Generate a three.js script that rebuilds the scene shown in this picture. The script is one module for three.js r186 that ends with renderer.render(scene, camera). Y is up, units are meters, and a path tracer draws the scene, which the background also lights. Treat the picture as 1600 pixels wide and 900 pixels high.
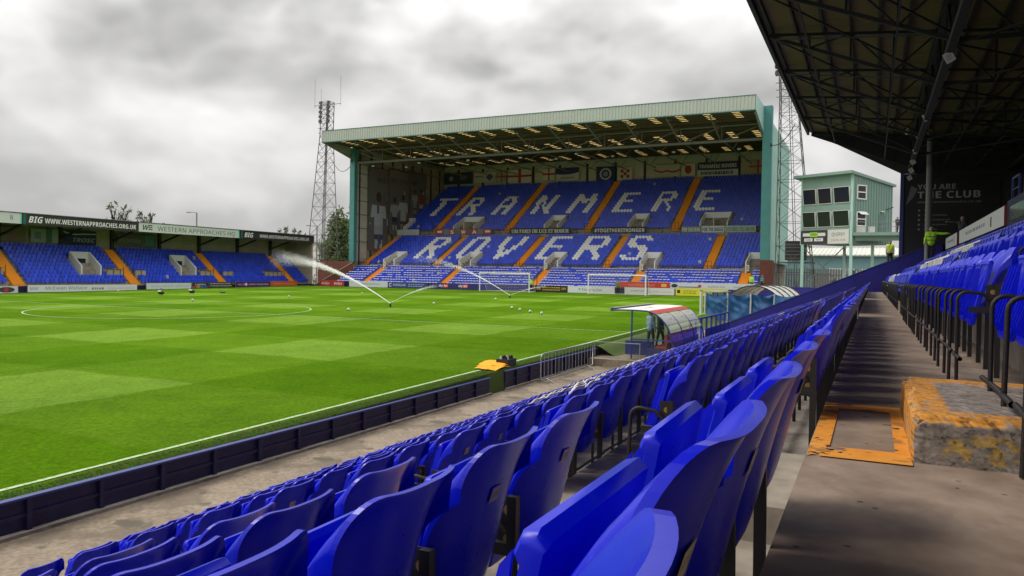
import * as THREE from 'three';
import { toCreasedNormals } from 'three/addons/utils/BufferGeometryUtils.js';
import { MarchingCubes } from 'three/addons/objects/MarchingCubes.js';

// ---------- camera, sky, sun, exposure ----------
const scene = new THREE.Scene();
const renderer = new THREE.WebGLRenderer({ antialias: true });
renderer.toneMapping = THREE.LinearToneMapping;
renderer.toneMappingExposure = 1.35;
renderer.shadowMap.enabled = true;
const camera = new THREE.PerspectiveCamera(41.785, 16 / 9, 0.05, 4000);
camera.position.set(0, 3.3, 0);
camera.quaternion.setFromRotationMatrix(new THREE.Matrix4().makeBasis(
  new THREE.Vector3(0.90224, 0.01648, -0.43092), new THREE.Vector3(-0.02301, 0.99969, -0.00995), new THREE.Vector3(0.43062, 0.01889, 0.90233)));
camera.updateMatrixWorld();
scene.add(camera);

function rng(seed) { let s = seed >>> 0; return () => { s = (s + 0x6D2B79F5) | 0; let t = Math.imul(s ^ (s >>> 15), 1 | s); t = (t + Math.imul(t ^ (t >>> 7), 61 | t)) ^ t; return ((t ^ (t >>> 14)) >>> 0) / 4294967296; }; }
const lerp = (a, b, t) => a + (b - a) * t, clamp = (x, a = 0, b = 1) => Math.max(a, Math.min(b, x));
const smooth = (a, b, x) => { const t = clamp((x - a) / (b - a)); return t * t * (3 - 2 * t); };
function hash3(x, y, z) { let h = Math.imul(x, 374761393) ^ Math.imul(y, 668265263) ^ Math.imul(z, 2147483647 - 61); h = Math.imul(h ^ (h >>> 13), 1274126177); return ((h ^ (h >>> 16)) >>> 0) / 4294967296; }
const LAT = new Float32Array(65536); { const r = rng(99); for (let i = 0; i < 65536; i++) LAT[i] = r(); }
function vnoise(x, y, z = 0, px = 0) { // lattice noise in x, y; z picks the layer; px makes it tile
  const xi = Math.floor(x), yi = Math.floor(y), fx = x - xi, fy = y - yi, u = fx * fx * (3 - 2 * fx), v = fy * fy * (3 - 2 * fy), s = (Math.floor(z) * 7919) | 0;
  let x0 = xi, x1 = xi + 1, y0 = yi, y1 = yi + 1; if (px) { x0 = ((x0 % px) + px) % px; x1 = ((x1 % px) + px) % px; y0 = ((y0 % px) + px) % px; y1 = ((y1 % px) + px) % px; }
  const k0 = Math.imul(y0, 40503) + s, k1 = Math.imul(y1, 40503) + s, a0 = Math.imul(x0, 25717), a1 = Math.imul(x1, 25717);
  const A = LAT[(a0 ^ (k0 << 3) ^ k0) & 65535], Bq = LAT[(a1 ^ (k0 << 3) ^ k0) & 65535], Cq = LAT[(a0 ^ (k1 << 3) ^ k1) & 65535], Dq = LAT[(a1 ^ (k1 << 3) ^ k1) & 65535];
  return A + (Bq - A) * u + (Cq - A + (A - Bq - Cq + Dq) * u) * v;
}
function fbm(x, y, z = 0, oct = 5, px = 0) { let s = 0, a = 0.5, t = 0; for (let i = 0; i < oct; i++) { s += a * vnoise(x, y, z + i * 17, px); t += a; a *= 0.5; x = x * 2 + 5; y = y * 2 + 3; px *= 2; } return s / t; }

{ // overcast sky: layered cloud, brighter towards the zenith as an overcast sky is
  const W = 1280, H = 640, data = new Float32Array(W * H * 4);
  const nrm = (x, y, z) => { const l = Math.hypot(x, y, z); return [x / l, y / l, z / l]; };
  const banks = [ // soft-edged cloud banks: direction, angular size (across, up), strength
    [nrm(-0.66, 0.31, -0.72), 0.30, 0.075, -0.20], [nrm(-0.79, 0.27, -0.63), 0.2, 0.06, -0.10], [nrm(-0.52, 0.36, -0.78), 0.2, 0.08, -0.12],
    [nrm(-0.515, 0.325, -0.81), 0.035, 0.018, 0.16], [nrm(-0.70, 0.19, -0.72), 0.14, 0.05, 0.08], [nrm(-0.83, 0.17, -0.56), 0.14, 0.04, 0.03],
    [nrm(-0.25, 0.3, -0.95), 0.2, 0.1, -0.08], [nrm(-0.62, 0.13, -0.78), 0.1, 0.03, 0.06], [nrm(-0.86, 0.10, -0.52), 0.2, 0.02, -0.07]];
  for (let j = 0; j < H; j++) {
    const el = ((j + 0.5) / H - 0.5) * Math.PI, y = Math.sin(el), c = Math.cos(el);
    for (let i = 0; i < W; i++) {
      const az = ((i + 0.5) / W - 0.5) * 2 * Math.PI, x = c * Math.cos(az), z = c * Math.sin(az), o = (j * W + i) * 4;
      let L;
      if (y < -0.02) L = 0.22;
      else {
        const yy = Math.max(y, 0), T = 26, px = ((i + 0.5) / W) * T, pz = el * T / (2 * Math.PI) * 2.1;
        const wx = fbm(px, pz, 1, 3, T) - 0.5, wy = fbm(px + 7, pz + 3, 2, 3, T) - 0.5;
        const n = fbm(px + wx * 1.3, pz + wy * 1.3, 4, 7, T), n2 = fbm(px / 2, pz / 2 + 9, 9, 3, T / 2), bil = 1 - Math.abs(2 * fbm(px * 2 + wy, pz * 2 + wx, 14, 6, T * 2) - 1);
        L = 0.33 * (1 + 3.7 * yy) * (1 + 0.85 * (n - 0.5) + 0.45 * (n2 - 0.5) + 0.45 * (bil - 0.75));
        const ragged = (fbm(px * 2 + wx, pz * 2, 21, 6, T * 2) - 0.5) * 1.6;
        for (const [d, sa, se, amp] of banks) {
          const e = Math.asin(clamp(d[1], -1, 1)), de = (el - e) / se, da = Math.atan2(d[0] * z - d[2] * x, d[0] * x + d[2] * z) / sa;
          const q = 1 - (de * de + da * da) * 0.55 + ragged * 1.1;
          L += amp * smooth(-0.2, 1.0, q);
        }
        L = Math.max(L, 0.2) * smooth(-0.02, 0.0, y) + 0.22 * (1 - smooth(-0.02, 0.0, y));
      }
      data[o] = L * 1.0; data[o + 1] = L * 0.992; data[o + 2] = L * 0.985; data[o + 3] = 1;
    }
  }
  const tex = new THREE.DataTexture(data, W, H, THREE.RGBAFormat, THREE.FloatType);
  tex.mapping = THREE.EquirectangularReflectionMapping; tex.magFilter = THREE.LinearFilter; tex.minFilter = THREE.LinearFilter; tex.needsUpdate = true;
  scene.background = tex; scene.environment = tex;
}
const sun = new THREE.DirectionalLight(0xfff6ea, 1.5);
sun.position.set(-170, 185, 0); sun.target.position.set(-40, 0, -50);
sun.castShadow = true; sun.shadow.radius = 45; sun.shadow.mapSize.set(4096, 4096);
Object.assign(sun.shadow.camera, { left: -120, right: 120, top: 120, bottom: -120, near: 1, far: 420 });
scene.add(sun, sun.target);

// ---------- helpers ----------
const V = (x, y, z) => new THREE.Vector3(x, y, z);
const used = {};
function numbered(n) { const k = used[n] = (used[n] ?? -1) + 1; return k ? n + '_' + String(k).padStart(3, '0') : n; }
function tag(o, label, category, group, kind) { Object.assign(o.userData, { label, category }); if (group) o.userData.group = group; if (kind) o.userData.kind = kind; return o; }
function thing(name, label, category, pos = [0, 0, 0], group) { const o = new THREE.Group(); o.name = numbered(name); o.position.set(...pos); scene.add(o); return tag(o, label, category, group); }
function structure(o) { o.userData.kind = 'structure'; delete o.userData.category; return o; }
function put(name, geo, mat, parent) { const m = new THREE.Mesh(geo, mat); m.name = parent ? name : numbered(name); m.castShadow = m.receiveShadow = true; (parent ?? scene).add(m); return m; }
class MB { // mesh collector: uv in metres
  constructor() { this.p = []; this.n = []; this.u = []; }
  v(p, n, u) { this.p.push(p[0], p[1], p[2]); this.n.push(n[0], n[1], n[2]); this.u.push(u[0], u[1]); }
  static uv(p, n) { const a = Math.abs(n[0]), b = Math.abs(n[1]), c = Math.abs(n[2]); return b >= a && b >= c ? [p[0], p[2]] : a >= c ? [p[2], p[1]] : [p[0], p[1]]; }
  quad(a, b, c, d, uvs) {
    const e = [b[0] - a[0], b[1] - a[1], b[2] - a[2]], f = [d[0] - a[0], d[1] - a[1], d[2] - a[2]];
    let n = [e[1] * f[2] - e[2] * f[1], e[2] * f[0] - e[0] * f[2], e[0] * f[1] - e[1] * f[0]]; const l = Math.hypot(...n) || 1; n = n.map((q) => q / l);
    const P = [a, b, c, d], U = uvs ?? P.map((q) => MB.uv(q, n));
    for (const i of [0, 1, 2, 0, 2, 3]) this.v(P[i], n, U[i]);
    return this;
  }
  hexa(c) { // 8 corners: bottom 0-3 (counter-clockwise from above), top 4-7
    const [a, b, d, e, f, g, h, i] = c;
    this.quad(f, g, h, i).quad(a, e, d, b).quad(a, b, g, f).quad(b, d, h, g).quad(d, e, i, h).quad(e, a, f, i); return this;
  }
  box(x0, x1, y0, y1, z0, z1) {
    if (x0 > x1) [x0, x1] = [x1, x0]; if (y0 > y1) [y0, y1] = [y1, y0]; if (z0 > z1) [z0, z1] = [z1, z0];
    return this.hexa([[x0, y0, z1], [x1, y0, z1], [x1, y0, z0], [x0, y0, z0], [x0, y1, z1], [x1, y1, z1], [x1, y1, z0], [x0, y1, z0]]);
  }
  bar(a, b, w, h = w, up = [0, 1, 0]) { // box beam from a to b
    const A = V(...a), B = V(...b), d = B.clone().sub(A).normalize(); let U = V(...up); if (Math.abs(U.dot(d)) > 0.98) U = V(1, 0, 0);
    const s = d.clone().cross(U).normalize().multiplyScalar(w / 2), t = s.clone().cross(d).normalize().multiplyScalar(h / 2);
    const q = (P, i, j) => P.clone().addScaledVector(s, i).addScaledVector(t, j).toArray();
    return this.hexa([q(A, -1, -1), q(A, 1, -1), q(B, 1, -1), q(B, -1, -1), q(A, -1, 1), q(A, 1, 1), q(B, 1, 1), q(B, -1, 1)]);
  }
  tube(pts, r, seg = 6, cap = true) { // round tube along points; r number or function of t
    const P = pts.map((q) => (q.isVector3 ? q : V(...q))), n = P.length, R = (i) => (typeof r === 'function' ? r(i / (n - 1)) : r), rings = [];
    let ref = V(0, 1, 0);
    for (let i = 0; i < n; i++) {
      const d = P[Math.min(i + 1, n - 1)].clone().sub(P[Math.max(i - 1, 0)]).normalize(); if (Math.abs(ref.dot(d)) > 0.95) ref = Math.abs(d.x) < 0.8 ? V(1, 0, 0) : V(0, 0, 1);
      const s = d.clone().cross(ref).normalize(), t = s.clone().cross(d).normalize(); ref = t.clone();
      rings.push(Array.from({ length: seg + 1 }, (_, k) => { const a = k / seg * 2 * Math.PI, c = Math.cos(a), e = Math.sin(a), nn = s.clone().multiplyScalar(c).addScaledVector(t, e); return [P[i].clone().addScaledVector(nn, R(i)).toArray(), nn.toArray(), [k / seg, i]]; }));
    }
    for (let i = 0; i + 1 < n; i++) for (let k = 0; k < seg; k++) { const a = rings[i][k], b = rings[i][k + 1], c = rings[i + 1][k + 1], d = rings[i + 1][k]; for (const q of [a, c, b, a, d, c]) this.v(q[0], q[1], q[2]); }
    if (cap) for (const [i, sgn] of [[0, -1], [n - 1, 1]]) { const d = P[Math.min(i + 1, n - 1)].clone().sub(P[Math.max(i - 1, 0)]).normalize().multiplyScalar(sgn).toArray(), c = P[i].toArray(); for (let k = 0; k < seg; k++) { const a = rings[i][k][0], b = rings[i][k + 1][0]; for (const q of sgn > 0 ? [c, a, b] : [c, b, a]) this.v(q, d, [0, 0]); } }
    return this;
  }
  add(g, m) { const q = g.index ? g.toNonIndexed() : g.clone(); if (m) q.applyMatrix4(m); const P = q.attributes.position, N = q.attributes.normal, U = q.attributes.uv; for (let i = 0; i < P.count; i++) this.v([P.getX(i), P.getY(i), P.getZ(i)], [N.getX(i), N.getY(i), N.getZ(i)], U ? [U.getX(i), U.getY(i)] : [0, 0]); return this; }
  geo() { const g = new THREE.BufferGeometry(); g.setAttribute('position', new THREE.Float32BufferAttribute(this.p, 3)); g.setAttribute('normal', new THREE.Float32BufferAttribute(this.n, 3)); g.setAttribute('uv', new THREE.Float32BufferAttribute(this.u, 2)); return g; }
  put(name, mat, parent) { return put(name, this.geo(), mat, parent); }
}
const B = (...a) => new MB().box(...a);
// a grid surface z(u,v) with uv in 0..1, smooth normals
function surf(nu, nv, fn) {
  const p = [], u = [], idx = [];
  for (let j = 0; j <= nv; j++) for (let i = 0; i <= nu; i++) { p.push(...fn(i / nu, j / nv)); u.push(i / nu, j / nv); }
  for (let j = 0; j < nv; j++) for (let i = 0; i < nu; i++) { const a = j * (nu + 1) + i, b = a + 1, c = a + nu + 1, d = c + 1; idx.push(a, b, d, a, d, c); }
  const g = new THREE.BufferGeometry(); g.setAttribute('position', new THREE.Float32BufferAttribute(p, 3)); g.setAttribute('uv', new THREE.Float32BufferAttribute(u, 2)); g.setIndex(idx); g.computeVertexNormals(); return g;
}
// ---------- textures and materials ----------
const s2l = (c) => (c <= 0.04045 ? c / 12.92 : ((c + 0.055) / 1.055) ** 2.4);
function tex(n, fn, rep = 1, srgb = true) { // fn(x, y in 0..1) -> [r,g,b] 0..255 (tileable if fn is)
  const d = new Uint8Array(n * n * 4);
  for (let j = 0; j < n; j++) for (let i = 0; i < n; i++) { const c = fn(i / n, j / n), o = (j * n + i) * 4; d[o] = clamp(c[0], 0, 255); d[o + 1] = clamp(c[1] ?? c[0], 0, 255); d[o + 2] = clamp(c[2] ?? c[0], 0, 255); d[o + 3] = 255; }
  const t = new THREE.DataTexture(d, n, n, THREE.RGBAFormat); t.wrapS = t.wrapT = THREE.RepeatWrapping; t.magFilter = THREE.LinearFilter; t.minFilter = THREE.LinearMipmapLinearFilter; t.generateMipmaps = true;
  if (srgb) t.colorSpace = THREE.SRGBColorSpace; t.repeat.set(1 / rep, 1 / rep); t.needsUpdate = true; return t;
}
const grit = (x, y, f, z, o = 5) => fbm(x * f, y * f, z, o, f);
const C = (r, g, b) => new THREE.Color().setRGB(r, g, b);
const std = (color, roughness = 0.8, extra = {}) => new THREE.MeshStandardMaterial({ color, roughness, side: THREE.DoubleSide, ...extra });
const mix3 = (a, b, t) => [lerp(a[0], b[0], t), lerp(a[1], b[1], t), lerp(a[2], b[2], t)];
const M = {};
const concreteBump = tex(256, (x, y) => [128 + 90 * (grit(x, y, 24, 3, 4) - 0.5) + 70 * (grit(x, y, 6, 8, 3) - 0.5)], 1.2, false);
M.aisle = std(0xffffff, 0.62, { bumpMap: concreteBump, bumpScale: 0.012, map: tex(1024, (x, y) => {
  const a = grit(x, y, 4, 1), b = grit(x, y, 40, 2, 4), c = grit(x, y, 9, 5), st = smooth(0.56, 0.7, grit(x, y, 5, 12));
  let q = mix3([124, 107, 93], [170, 151, 134], a * 0.9 + (b - 0.5) * 1.1);
  q = mix3(q, [84, 73, 64], st * 0.6); q = mix3(q, [152, 140, 130], smooth(0.62, 0.75, c) * 0.45);
  const sp = hash3(Math.floor(x * 400), Math.floor(y * 400), 3) > 0.9985 ? 0.7 : hash3(Math.floor(x * 170 + b * 3), Math.floor(y * 170 + a * 3), 5) > 0.9985 ? 0.5 : 0; return mix3(q, [38, 33, 30], sp);
}, 5.7) });
M.concrete = std(0xffffff, 0.8, { bumpMap: concreteBump, bumpScale: 0.01, map: tex(512, (x, y) => { const a = grit(x, y, 5, 41), b = grit(x, y, 32, 42, 4), c = smooth(0.55, 0.72, grit(x, y, 7, 44)); return mix3(mix3([128, 120, 108], [172, 164, 150], a + (b - 0.5) * 0.8), [92, 86, 76], c * 0.6); }, 2.7) });
M.walk = std(0xffffff, 0.7, { bumpMap: concreteBump, bumpScale: 0.012, map: tex(1024, (x, y) => { const a = grit(x, y, 5, 61), b = grit(x, y, 90, 62, 3), c = smooth(0.5, 0.66, grit(x, y, 6, 64)), d = smooth(0.62, 0.72, grit(x, y, 11, 66)); return mix3(mix3(mix3([114, 101, 84], [150, 136, 116], a + (b - 0.5) * 1.3), [92, 80, 66], c * 0.55), [70, 66, 52], d * 0.6); }, 4.3) });
M.paleWall = std(0xffffff, 0.8, { map: tex(512, (x, y) => { const a = grit(x, y, 4, 71), b = grit(x, y, 30, 72), s = grit(x * 8 % 1, y, 3, 73); return mix3([176, 170, 156], [206, 202, 190], a * 0.7 + b * 0.3 + (s - 0.5) * 0.4); }, 4) });
M.blockWall = std(0xffffff, 0.85, { map: tex(512, (x, y) => { const a = grit(x, y, 4, 81), b = grit(x, y, 30, 82), row = Math.floor(y * 16), gx = (x * 8 + (row % 2) * 0.5) % 1, gy = (y * 16) % 1, j = gx < 0.04 || gy < 0.08; return mix3(mix3([150, 138, 118], [182, 170, 148], a * 0.7 + b * 0.5 - 0.1 + (hash3(Math.floor(x * 8 + (row % 2) * 0.5) % 8, row, 2) - 0.5) * 0.3), [110, 102, 88], j ? 0.7 : 0); }, 3.2) });
M.brick = std(0xffffff, 0.85, { map: tex(512, (x, y) => { const row = Math.floor(y * 24), gx = (x * 8 + (row % 2) * 0.5) % 1, gy = (y * 24) % 1, j = gx < 0.045 || gy < 0.13, h = hash3(Math.floor(x * 8 + (row % 2) * 0.5) % 8, row, 9), a = grit(x, y, 5, 91); return j ? [112, 92, 80] : mix3([84, 38, 28], [126, 64, 48], h * 0.7 + a * 0.5 - 0.1); }, 1.8) });
M.orange = std(0xffffff, 0.72, { map: tex(512, (x, y) => { const a = grit(x, y, 6, 101), b = grit(x, y, 40, 102), w = smooth(0.62, 0.7, grit(x, y, 14, 103)); return mix3(mix3([204, 124, 30], [230, 160, 58], a * 0.8 + (b - 0.5) * 0.7 + 0.1), [128, 92, 62], w * 0.65); }, 1.7) });
M.orangeFar = std(C(0.72, 0.27, 0.012), 0.8);
M.blueSeat = new THREE.MeshPhysicalMaterial({ side: THREE.DoubleSide, color: 0xffffff, roughness: 0.36, specularIntensity: 0.7, roughnessMap: tex(256, (x, y) => [255, 205 + 90 * (grit(x, y, 9, 113) - 0.5), 255], 1, false),
  map: tex(512, (x, y) => { const a = grit(x, y, 3, 111), b = grit(x, y, 24, 112, 4), s = smooth(0.55, 0.78, fbm(x * 60, y * 5, 7, 3)) + 1.2 * smooth(0.58, 0.72, grit(x, y, 7, 117)) + (hash3(Math.floor(x * 170), Math.floor(y * 170), 8) > 0.996 ? 2 : 0), q = mix3([6, 16, 200], [14, 38, 228], a * 0.8 + (b - 0.5) * 0.5); return mix3(q, [84, 100, 200], Math.min(0.6, s * 0.15)); }, 1) });
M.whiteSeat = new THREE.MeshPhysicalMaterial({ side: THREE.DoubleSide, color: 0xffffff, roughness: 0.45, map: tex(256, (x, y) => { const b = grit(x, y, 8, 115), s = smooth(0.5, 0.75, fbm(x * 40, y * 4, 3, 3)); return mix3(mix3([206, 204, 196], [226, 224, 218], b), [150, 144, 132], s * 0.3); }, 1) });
M.farSeat = new THREE.MeshPhysicalMaterial({ side: THREE.DoubleSide, color: 0xffffff, roughness: 0.36 });
M.black = std(C(0.012, 0.011, 0.012), 0.45, { bumpMap: concreteBump, bumpScale: 0.002 });
M.rust = std(0xffffff, 0.6, { map: tex(128, (x, y) => mix3([20, 17, 18], [54, 36, 28], smooth(0.55, 0.75, grit(x, y, 8, 121))), 0.3) });
M.brass = std(C(0.42, 0.26, 0.09), 0.4, { metalness: 0.7 });
M.steel = std(C(0.36, 0.37, 0.37), 0.42, { metalness: 0.75 });
M.galv = std(C(0.24, 0.25, 0.245), 0.6, { metalness: 0.35 });
M.tower = std(C(0.12, 0.115, 0.11), 0.7, { metalness: 0.3 });
M.navy = std(0xffffff, 0.5, { map: tex(512, (x, y) => { const a = grit(x, y, 5, 131), b = grit(x, y, 26, 132), c = smooth(0.62, 0.75, grit(x, y, 10, 133)); return mix3(mix3([22, 17, 52], [34, 28, 76], a + (b - 0.5) * 0.6), [70, 62, 78], c * 0.35); }, 2.3) });
M.blueWall = std(0xffffff, 0.5, { map: tex(512, (x, y) => { const a = grit(x, y, 4, 135), b = grit(x, y, 22, 136); return mix3([26, 22, 104], [42, 36, 138], a + (b - 0.5) * 0.6); }, 3) });
M.blueSteel = std(C(0.035, 0.05, 0.2), 0.45);
M.white = std(C(0.78, 0.78, 0.76), 0.6);
M.offWhite = std(C(0.6, 0.6, 0.56), 0.7);
M.teal = std(0xffffff, 0.55, { map: tex(256, (x, y) => mix3([66, 130, 128], [84, 146, 142], grit(x, y, 4, 141) * 0.7 + grit(x, y, 30, 142) * 0.3), 3) });
M.paleTeal = std(0xffffff, 0.6, { map: tex(256, (x, y) => mix3([150, 190, 178], [170, 206, 194], grit(x, y, 4, 145) * 0.7 + grit(x, y, 30, 146) * 0.3), 3) });
M.roomGreen = std(0xffffff, 0.6, { map: tex(256, (x, y) => mix3([118, 146, 134], [134, 160, 148], grit(x, y, 4, 147) * 0.7 + grit(x, y, 30, 148) * 0.3), 3) });
M.fascia = std(0xffffff, 0.6, { map: tex(512, (x, y) => mix3([168, 176, 166], [190, 196, 186], grit(x, y, 4, 149) * 0.5 + fbm(x * 60, y * 3, 5, 3) * 0.5), 4) });
M.deck = std(0xffffff, 0.9, { map: tex(512, (x, y) => mix3([92, 78, 50], [128, 110, 74], grit(x, y, 4, 151) * 0.6 + fbm(x * 4, y * 64, 3, 3, 0) * 0.5 - 0.05), 3) });
M.darkSteel = std(C(0.03, 0.03, 0.03), 0.7); M.trim = std(C(0.07, 0.2, 0.2), 0.6); M.roofSteel = std(C(0.018, 0.018, 0.02), 0.7);
M.greySteel = std(C(0.2, 0.2, 0.19), 0.6);
M.charcoal = std(0xffffff, 0.85, { map: tex(256, (x, y) => mix3([50, 48, 50], [68, 66, 66], grit(x, y, 5, 155) * 0.6 + grit(x, y, 30, 156) * 0.4), 4) });
M.glassDark = new THREE.MeshPhysicalMaterial({ side: THREE.DoubleSide, color: C(0.02, 0.022, 0.025), roughness: 0.08 });
M.clear = new THREE.MeshPhysicalMaterial({ side: THREE.DoubleSide, color: C(0.85, 0.9, 0.88), roughness: 0.1, transmission: 1, thickness: 0 });
M.rooflight = new THREE.MeshPhysicalMaterial({ side: THREE.DoubleSide, color: C(0.9, 0.64, 0.24), roughness: 1, transmission: 0.6, thickness: 0 });
M.frost = new THREE.MeshPhysicalMaterial({ side: THREE.DoubleSide, color: 0xffffff, roughness: 0.35, transmission: 0.35, thickness: 0, map: tex(256, (x, y) => { const d = smooth(0.5, 0.7, grit(x, y, 8, 161)); return mix3([214, 214, 204], [120, 122, 104], d * 0.6); }, 1.6) });
function panel(w, h, draw, bg, px = 128) { // printed sheet: canvas texture over 0..1 uv
  const cv = document.createElement('canvas'); cv.width = Math.min(2048, Math.max(16, Math.round(w * px))); cv.height = Math.min(1024, Math.max(16, Math.round(h * px)));
  const g = cv.getContext('2d'); g.fillStyle = bg; g.fillRect(0, 0, cv.width, cv.height); g.textBaseline = 'middle'; draw(g, cv.width, cv.height);
  const t = new THREE.CanvasTexture(cv); t.colorSpace = THREE.SRGBColorSpace; return std(0xffffff, 0.7, { map: t });
}
function fit(g, s, x, y, w, size, color, font = 'sans-serif', weight = 'bold ') { g.fillStyle = color; g.font = weight + size + 'px ' + font; const m = g.measureText(s).width || 1; g.save(); g.translate(x, y); g.scale(w / m, 1); g.textAlign = 'left'; g.fillText(s, 0, 0); g.restore(); }
// printed face: corners a (bottom left) b (bottom right) c (top right) d (top left) as the reader sees it
const face = (a, b, c, d) => new MB().quad(a, b, c, d, [[0, 0], [1, 0], [1, 1], [0, 1]]);

// ---------- the ground, the pitch and its markings ----------
const GY = (D) => 0.01 * D; // the pitch rises gently towards the end stand
{
  const g = new THREE.PlaneGeometry(3200, 3200); g.rotateX(-Math.PI / 2);
  structure(put('ground', g, std(C(0.09, 0.085, 0.075), 0.95))).position.y = -0.75;
  const x0 = -80.2, x1 = -10.56, D0 = -14, D1 = 93.4;
  const r = rng(5), N = 2048, d = new Uint8Array(N * N * 4);
  for (let j = 0; j < N; j++) for (let i = 0; i < N; i++) {
    const x = lerp(x0, x1, (i + 0.5) / N), D = lerp(D0, D1, (j + 0.5) / N), o = (j * N + i) * 4;
    const wob = (vnoise(x * 0.9, D * 0.9, 2) - 0.5) * 0.3;
    const soft = (t, p) => { const s = ((t / p) % 2 + 2) % 2, e = 0.14 / p; return smooth(1 - e, 1 + e, s) - smooth(2 - e, 2, s) + (s < e ? 0.5 - 0.5 * smooth(0, e, s) : 0); }, lx = soft(-11.2 - x + wob, 5.6), ld = soft(D - 37.8 + 57 + wob, 5.7);
    let q = mix3([69, 106, 2], [79, 116, 3], vnoise(x * 0.35, D * 0.35, 4));
    const inside = x < -11.1 && x > -77.4 && D < 90;
    if (inside) q = mix3(q, [128, 158, 74], 0.18 * Math.max(lx, ld) + 0.38 * lx * ld);
    const n = fbm(x * 1.3, D * 1.3, 6, 4) - 0.5, f = r() - 0.5, big = fbm(x * 0.16, D * 0.16, 8, 3) - 0.5;
    const k = 1 + n * 0.14 + f * 0.22 + big * 0.12; q = [q[0] * k, q[1] * k, q[2] * k];
    const mud = smooth(-11.3, -10.9, x) * smooth(0.35, 0.6, fbm(x * 3, D * 0.8, 3, 4)) * 0.6 + smooth(91, 92.3, D) * 0.2;
    q = mix3(q, [70, 72, 40], mud); const dry = smooth(0.68, 0.8, fbm(x * 2.2, D * 2.2, 12, 4)); q = mix3(q, [128, 140, 60], dry * 0.12);
    d[o] = clamp(q[0], 0, 255); d[o + 1] = clamp(q[1], 0, 255); d[o + 2] = clamp(q[2], 0, 255); d[o + 3] = 255;
  }
  const t = new THREE.DataTexture(d, N, N, THREE.RGBAFormat); t.colorSpace = THREE.SRGBColorSpace; t.magFilter = THREE.LinearFilter; t.minFilter = THREE.LinearMipmapLinearFilter; t.generateMipmaps = true; t.needsUpdate = true;
  const bump = tex(512, (x, y) => [60 + 190 * hash3(Math.floor(x * 512), Math.floor(y * 512), 4) * (0.4 + grit(x, y, 30, 3))], 1, false); bump.repeat.set(30, 46);
  const geo = surf(40, 60, (u, v) => { const x = lerp(x0, x1, u), D = lerp(D0, D1, v); return [x, GY(D), -D]; });
  structure(put('pitch', geo, new THREE.MeshPhysicalMaterial({ color: 0xffffff, roughness: 0.9, specularIntensity: 0.05, side: THREE.DoubleSide, map: t, bumpMap: bump, bumpScale: 0.03 })));
  // short turf standing proud along the near edge, where single tufts can be made out
  const blade = new MB(); for (let k = 0; k < 7; k++) { const a = k * 2.4, l = 0.03 + 0.012 * (k % 3), w = 0.004; const dx = Math.cos(a), dz = Math.sin(a); blade.quad([dx * 0.01 - dz * w, 0, dz * 0.01 + dx * w], [dx * 0.01 + dz * w, 0, dz * 0.01 - dx * w], [dx * 0.035, l, dz * 0.035], [dx * 0.035, l, dz * 0.035]); }
  const gr = rng(77), NT = 14000, im = new THREE.InstancedMesh(blade.geo(), std(0xffffff, 0.8), NT), mt = new THREE.Matrix4(), cc = new THREE.Color();
  for (let i = 0; i < NT; i++) { const D = 4.5 + 38 * gr() ** 1.2, x = -10.6 - 0.42 * gr() ** 1.5, s = 0.5 + gr() * 0.7; mt.makeRotationY(gr() * 6).scale(V(s, s * 0.9, s)).setPosition(x, GY(D), -D); im.setMatrixAt(i, mt); cc.setRGB(0.05 + 0.06 * gr(), 0.13 + 0.09 * gr(), 0.008).lerp(C(0.16, 0.14, 0.06), gr() < 0.12 ? 0.7 : 0); im.setColorAt(i, cc); }
  im.name = 'grass'; im.castShadow = im.receiveShadow = true; scene.add(im); tag(im, 'ragged grass tufts along the near touchline beside the navy wall', 'grass', undefined, 'stuff');
  const L = new MB(), w = 0.05, ln = (xa, Da, xb, Db) => { // line strip on the turf
    const n = Math.max(2, Math.ceil(Math.hypot(xb - xa, Db - Da) / 3)), dx = (Db - Da), dz = -(xb - xa), l = Math.hypot(dx, dz), ox = dx / l * w, oz = dz / l * w;
    for (let i = 0; i < n; i++) { const p = (t, s) => { const D = lerp(Da, Db, t) + oz * s; return [lerp(xa, xb, t) + ox * s, GY(D) + 0.012, -D]; }; L.quad(p(i / n, -1), p(i / n, 1), p((i + 1) / n, 1), p((i + 1) / n, -1)); } };
  const cx = -44.2;
  ln(-11.2, -13, -11.2, 90); ln(-77.2, -13, -77.2, 90); ln(-77.2, 37.8, -11.2, 37.8); ln(-77.2, 90, -11.2, 90);
  ln(cx - 20.16, 73.5, cx + 20.16, 73.5); ln(cx - 20.16, 73.5, cx - 20.16, 90); ln(cx + 20.16, 73.5, cx + 20.16, 90); ln(cx - 9.16, 84.5, cx + 9.16, 84.5); ln(cx - 9.16, 84.5, cx - 9.16, 90); ln(cx + 9.16, 84.5, cx + 9.16, 90);
  for (let i = 0; i < 72; i++) { const a = i / 72 * 2 * Math.PI, b = (i + 1) / 72 * 2 * Math.PI; ln(cx + 9.15 * Math.cos(a), 37.8 + 9.15 * Math.sin(a), cx + 9.15 * Math.cos(b), 37.8 + 9.15 * Math.sin(b)); const c = (D) => D < 73.5; const Da = 79 + 9.15 * Math.sin(a), Db = 79 + 9.15 * Math.sin(b); if (c(Da) && c(Db)) ln(cx + 9.15 * Math.cos(a), Da, cx + 9.15 * Math.cos(b), Db); }
  structure(L.put('pitch_markings', std(0xffffff, 0.8, { map: tex(256, (x, y) => mix3([118, 146, 88], [168, 188, 148], smooth(0.3, 0.6, grit(x, y, 20, 170))), 1) })));
  // walkway between the pitch wall and the terrace, and the hard standing round the pitch
  structure(B(-10.45, -7.172, -0.7, -0.4, 14, -64).put('walkway', M.walk));
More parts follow.
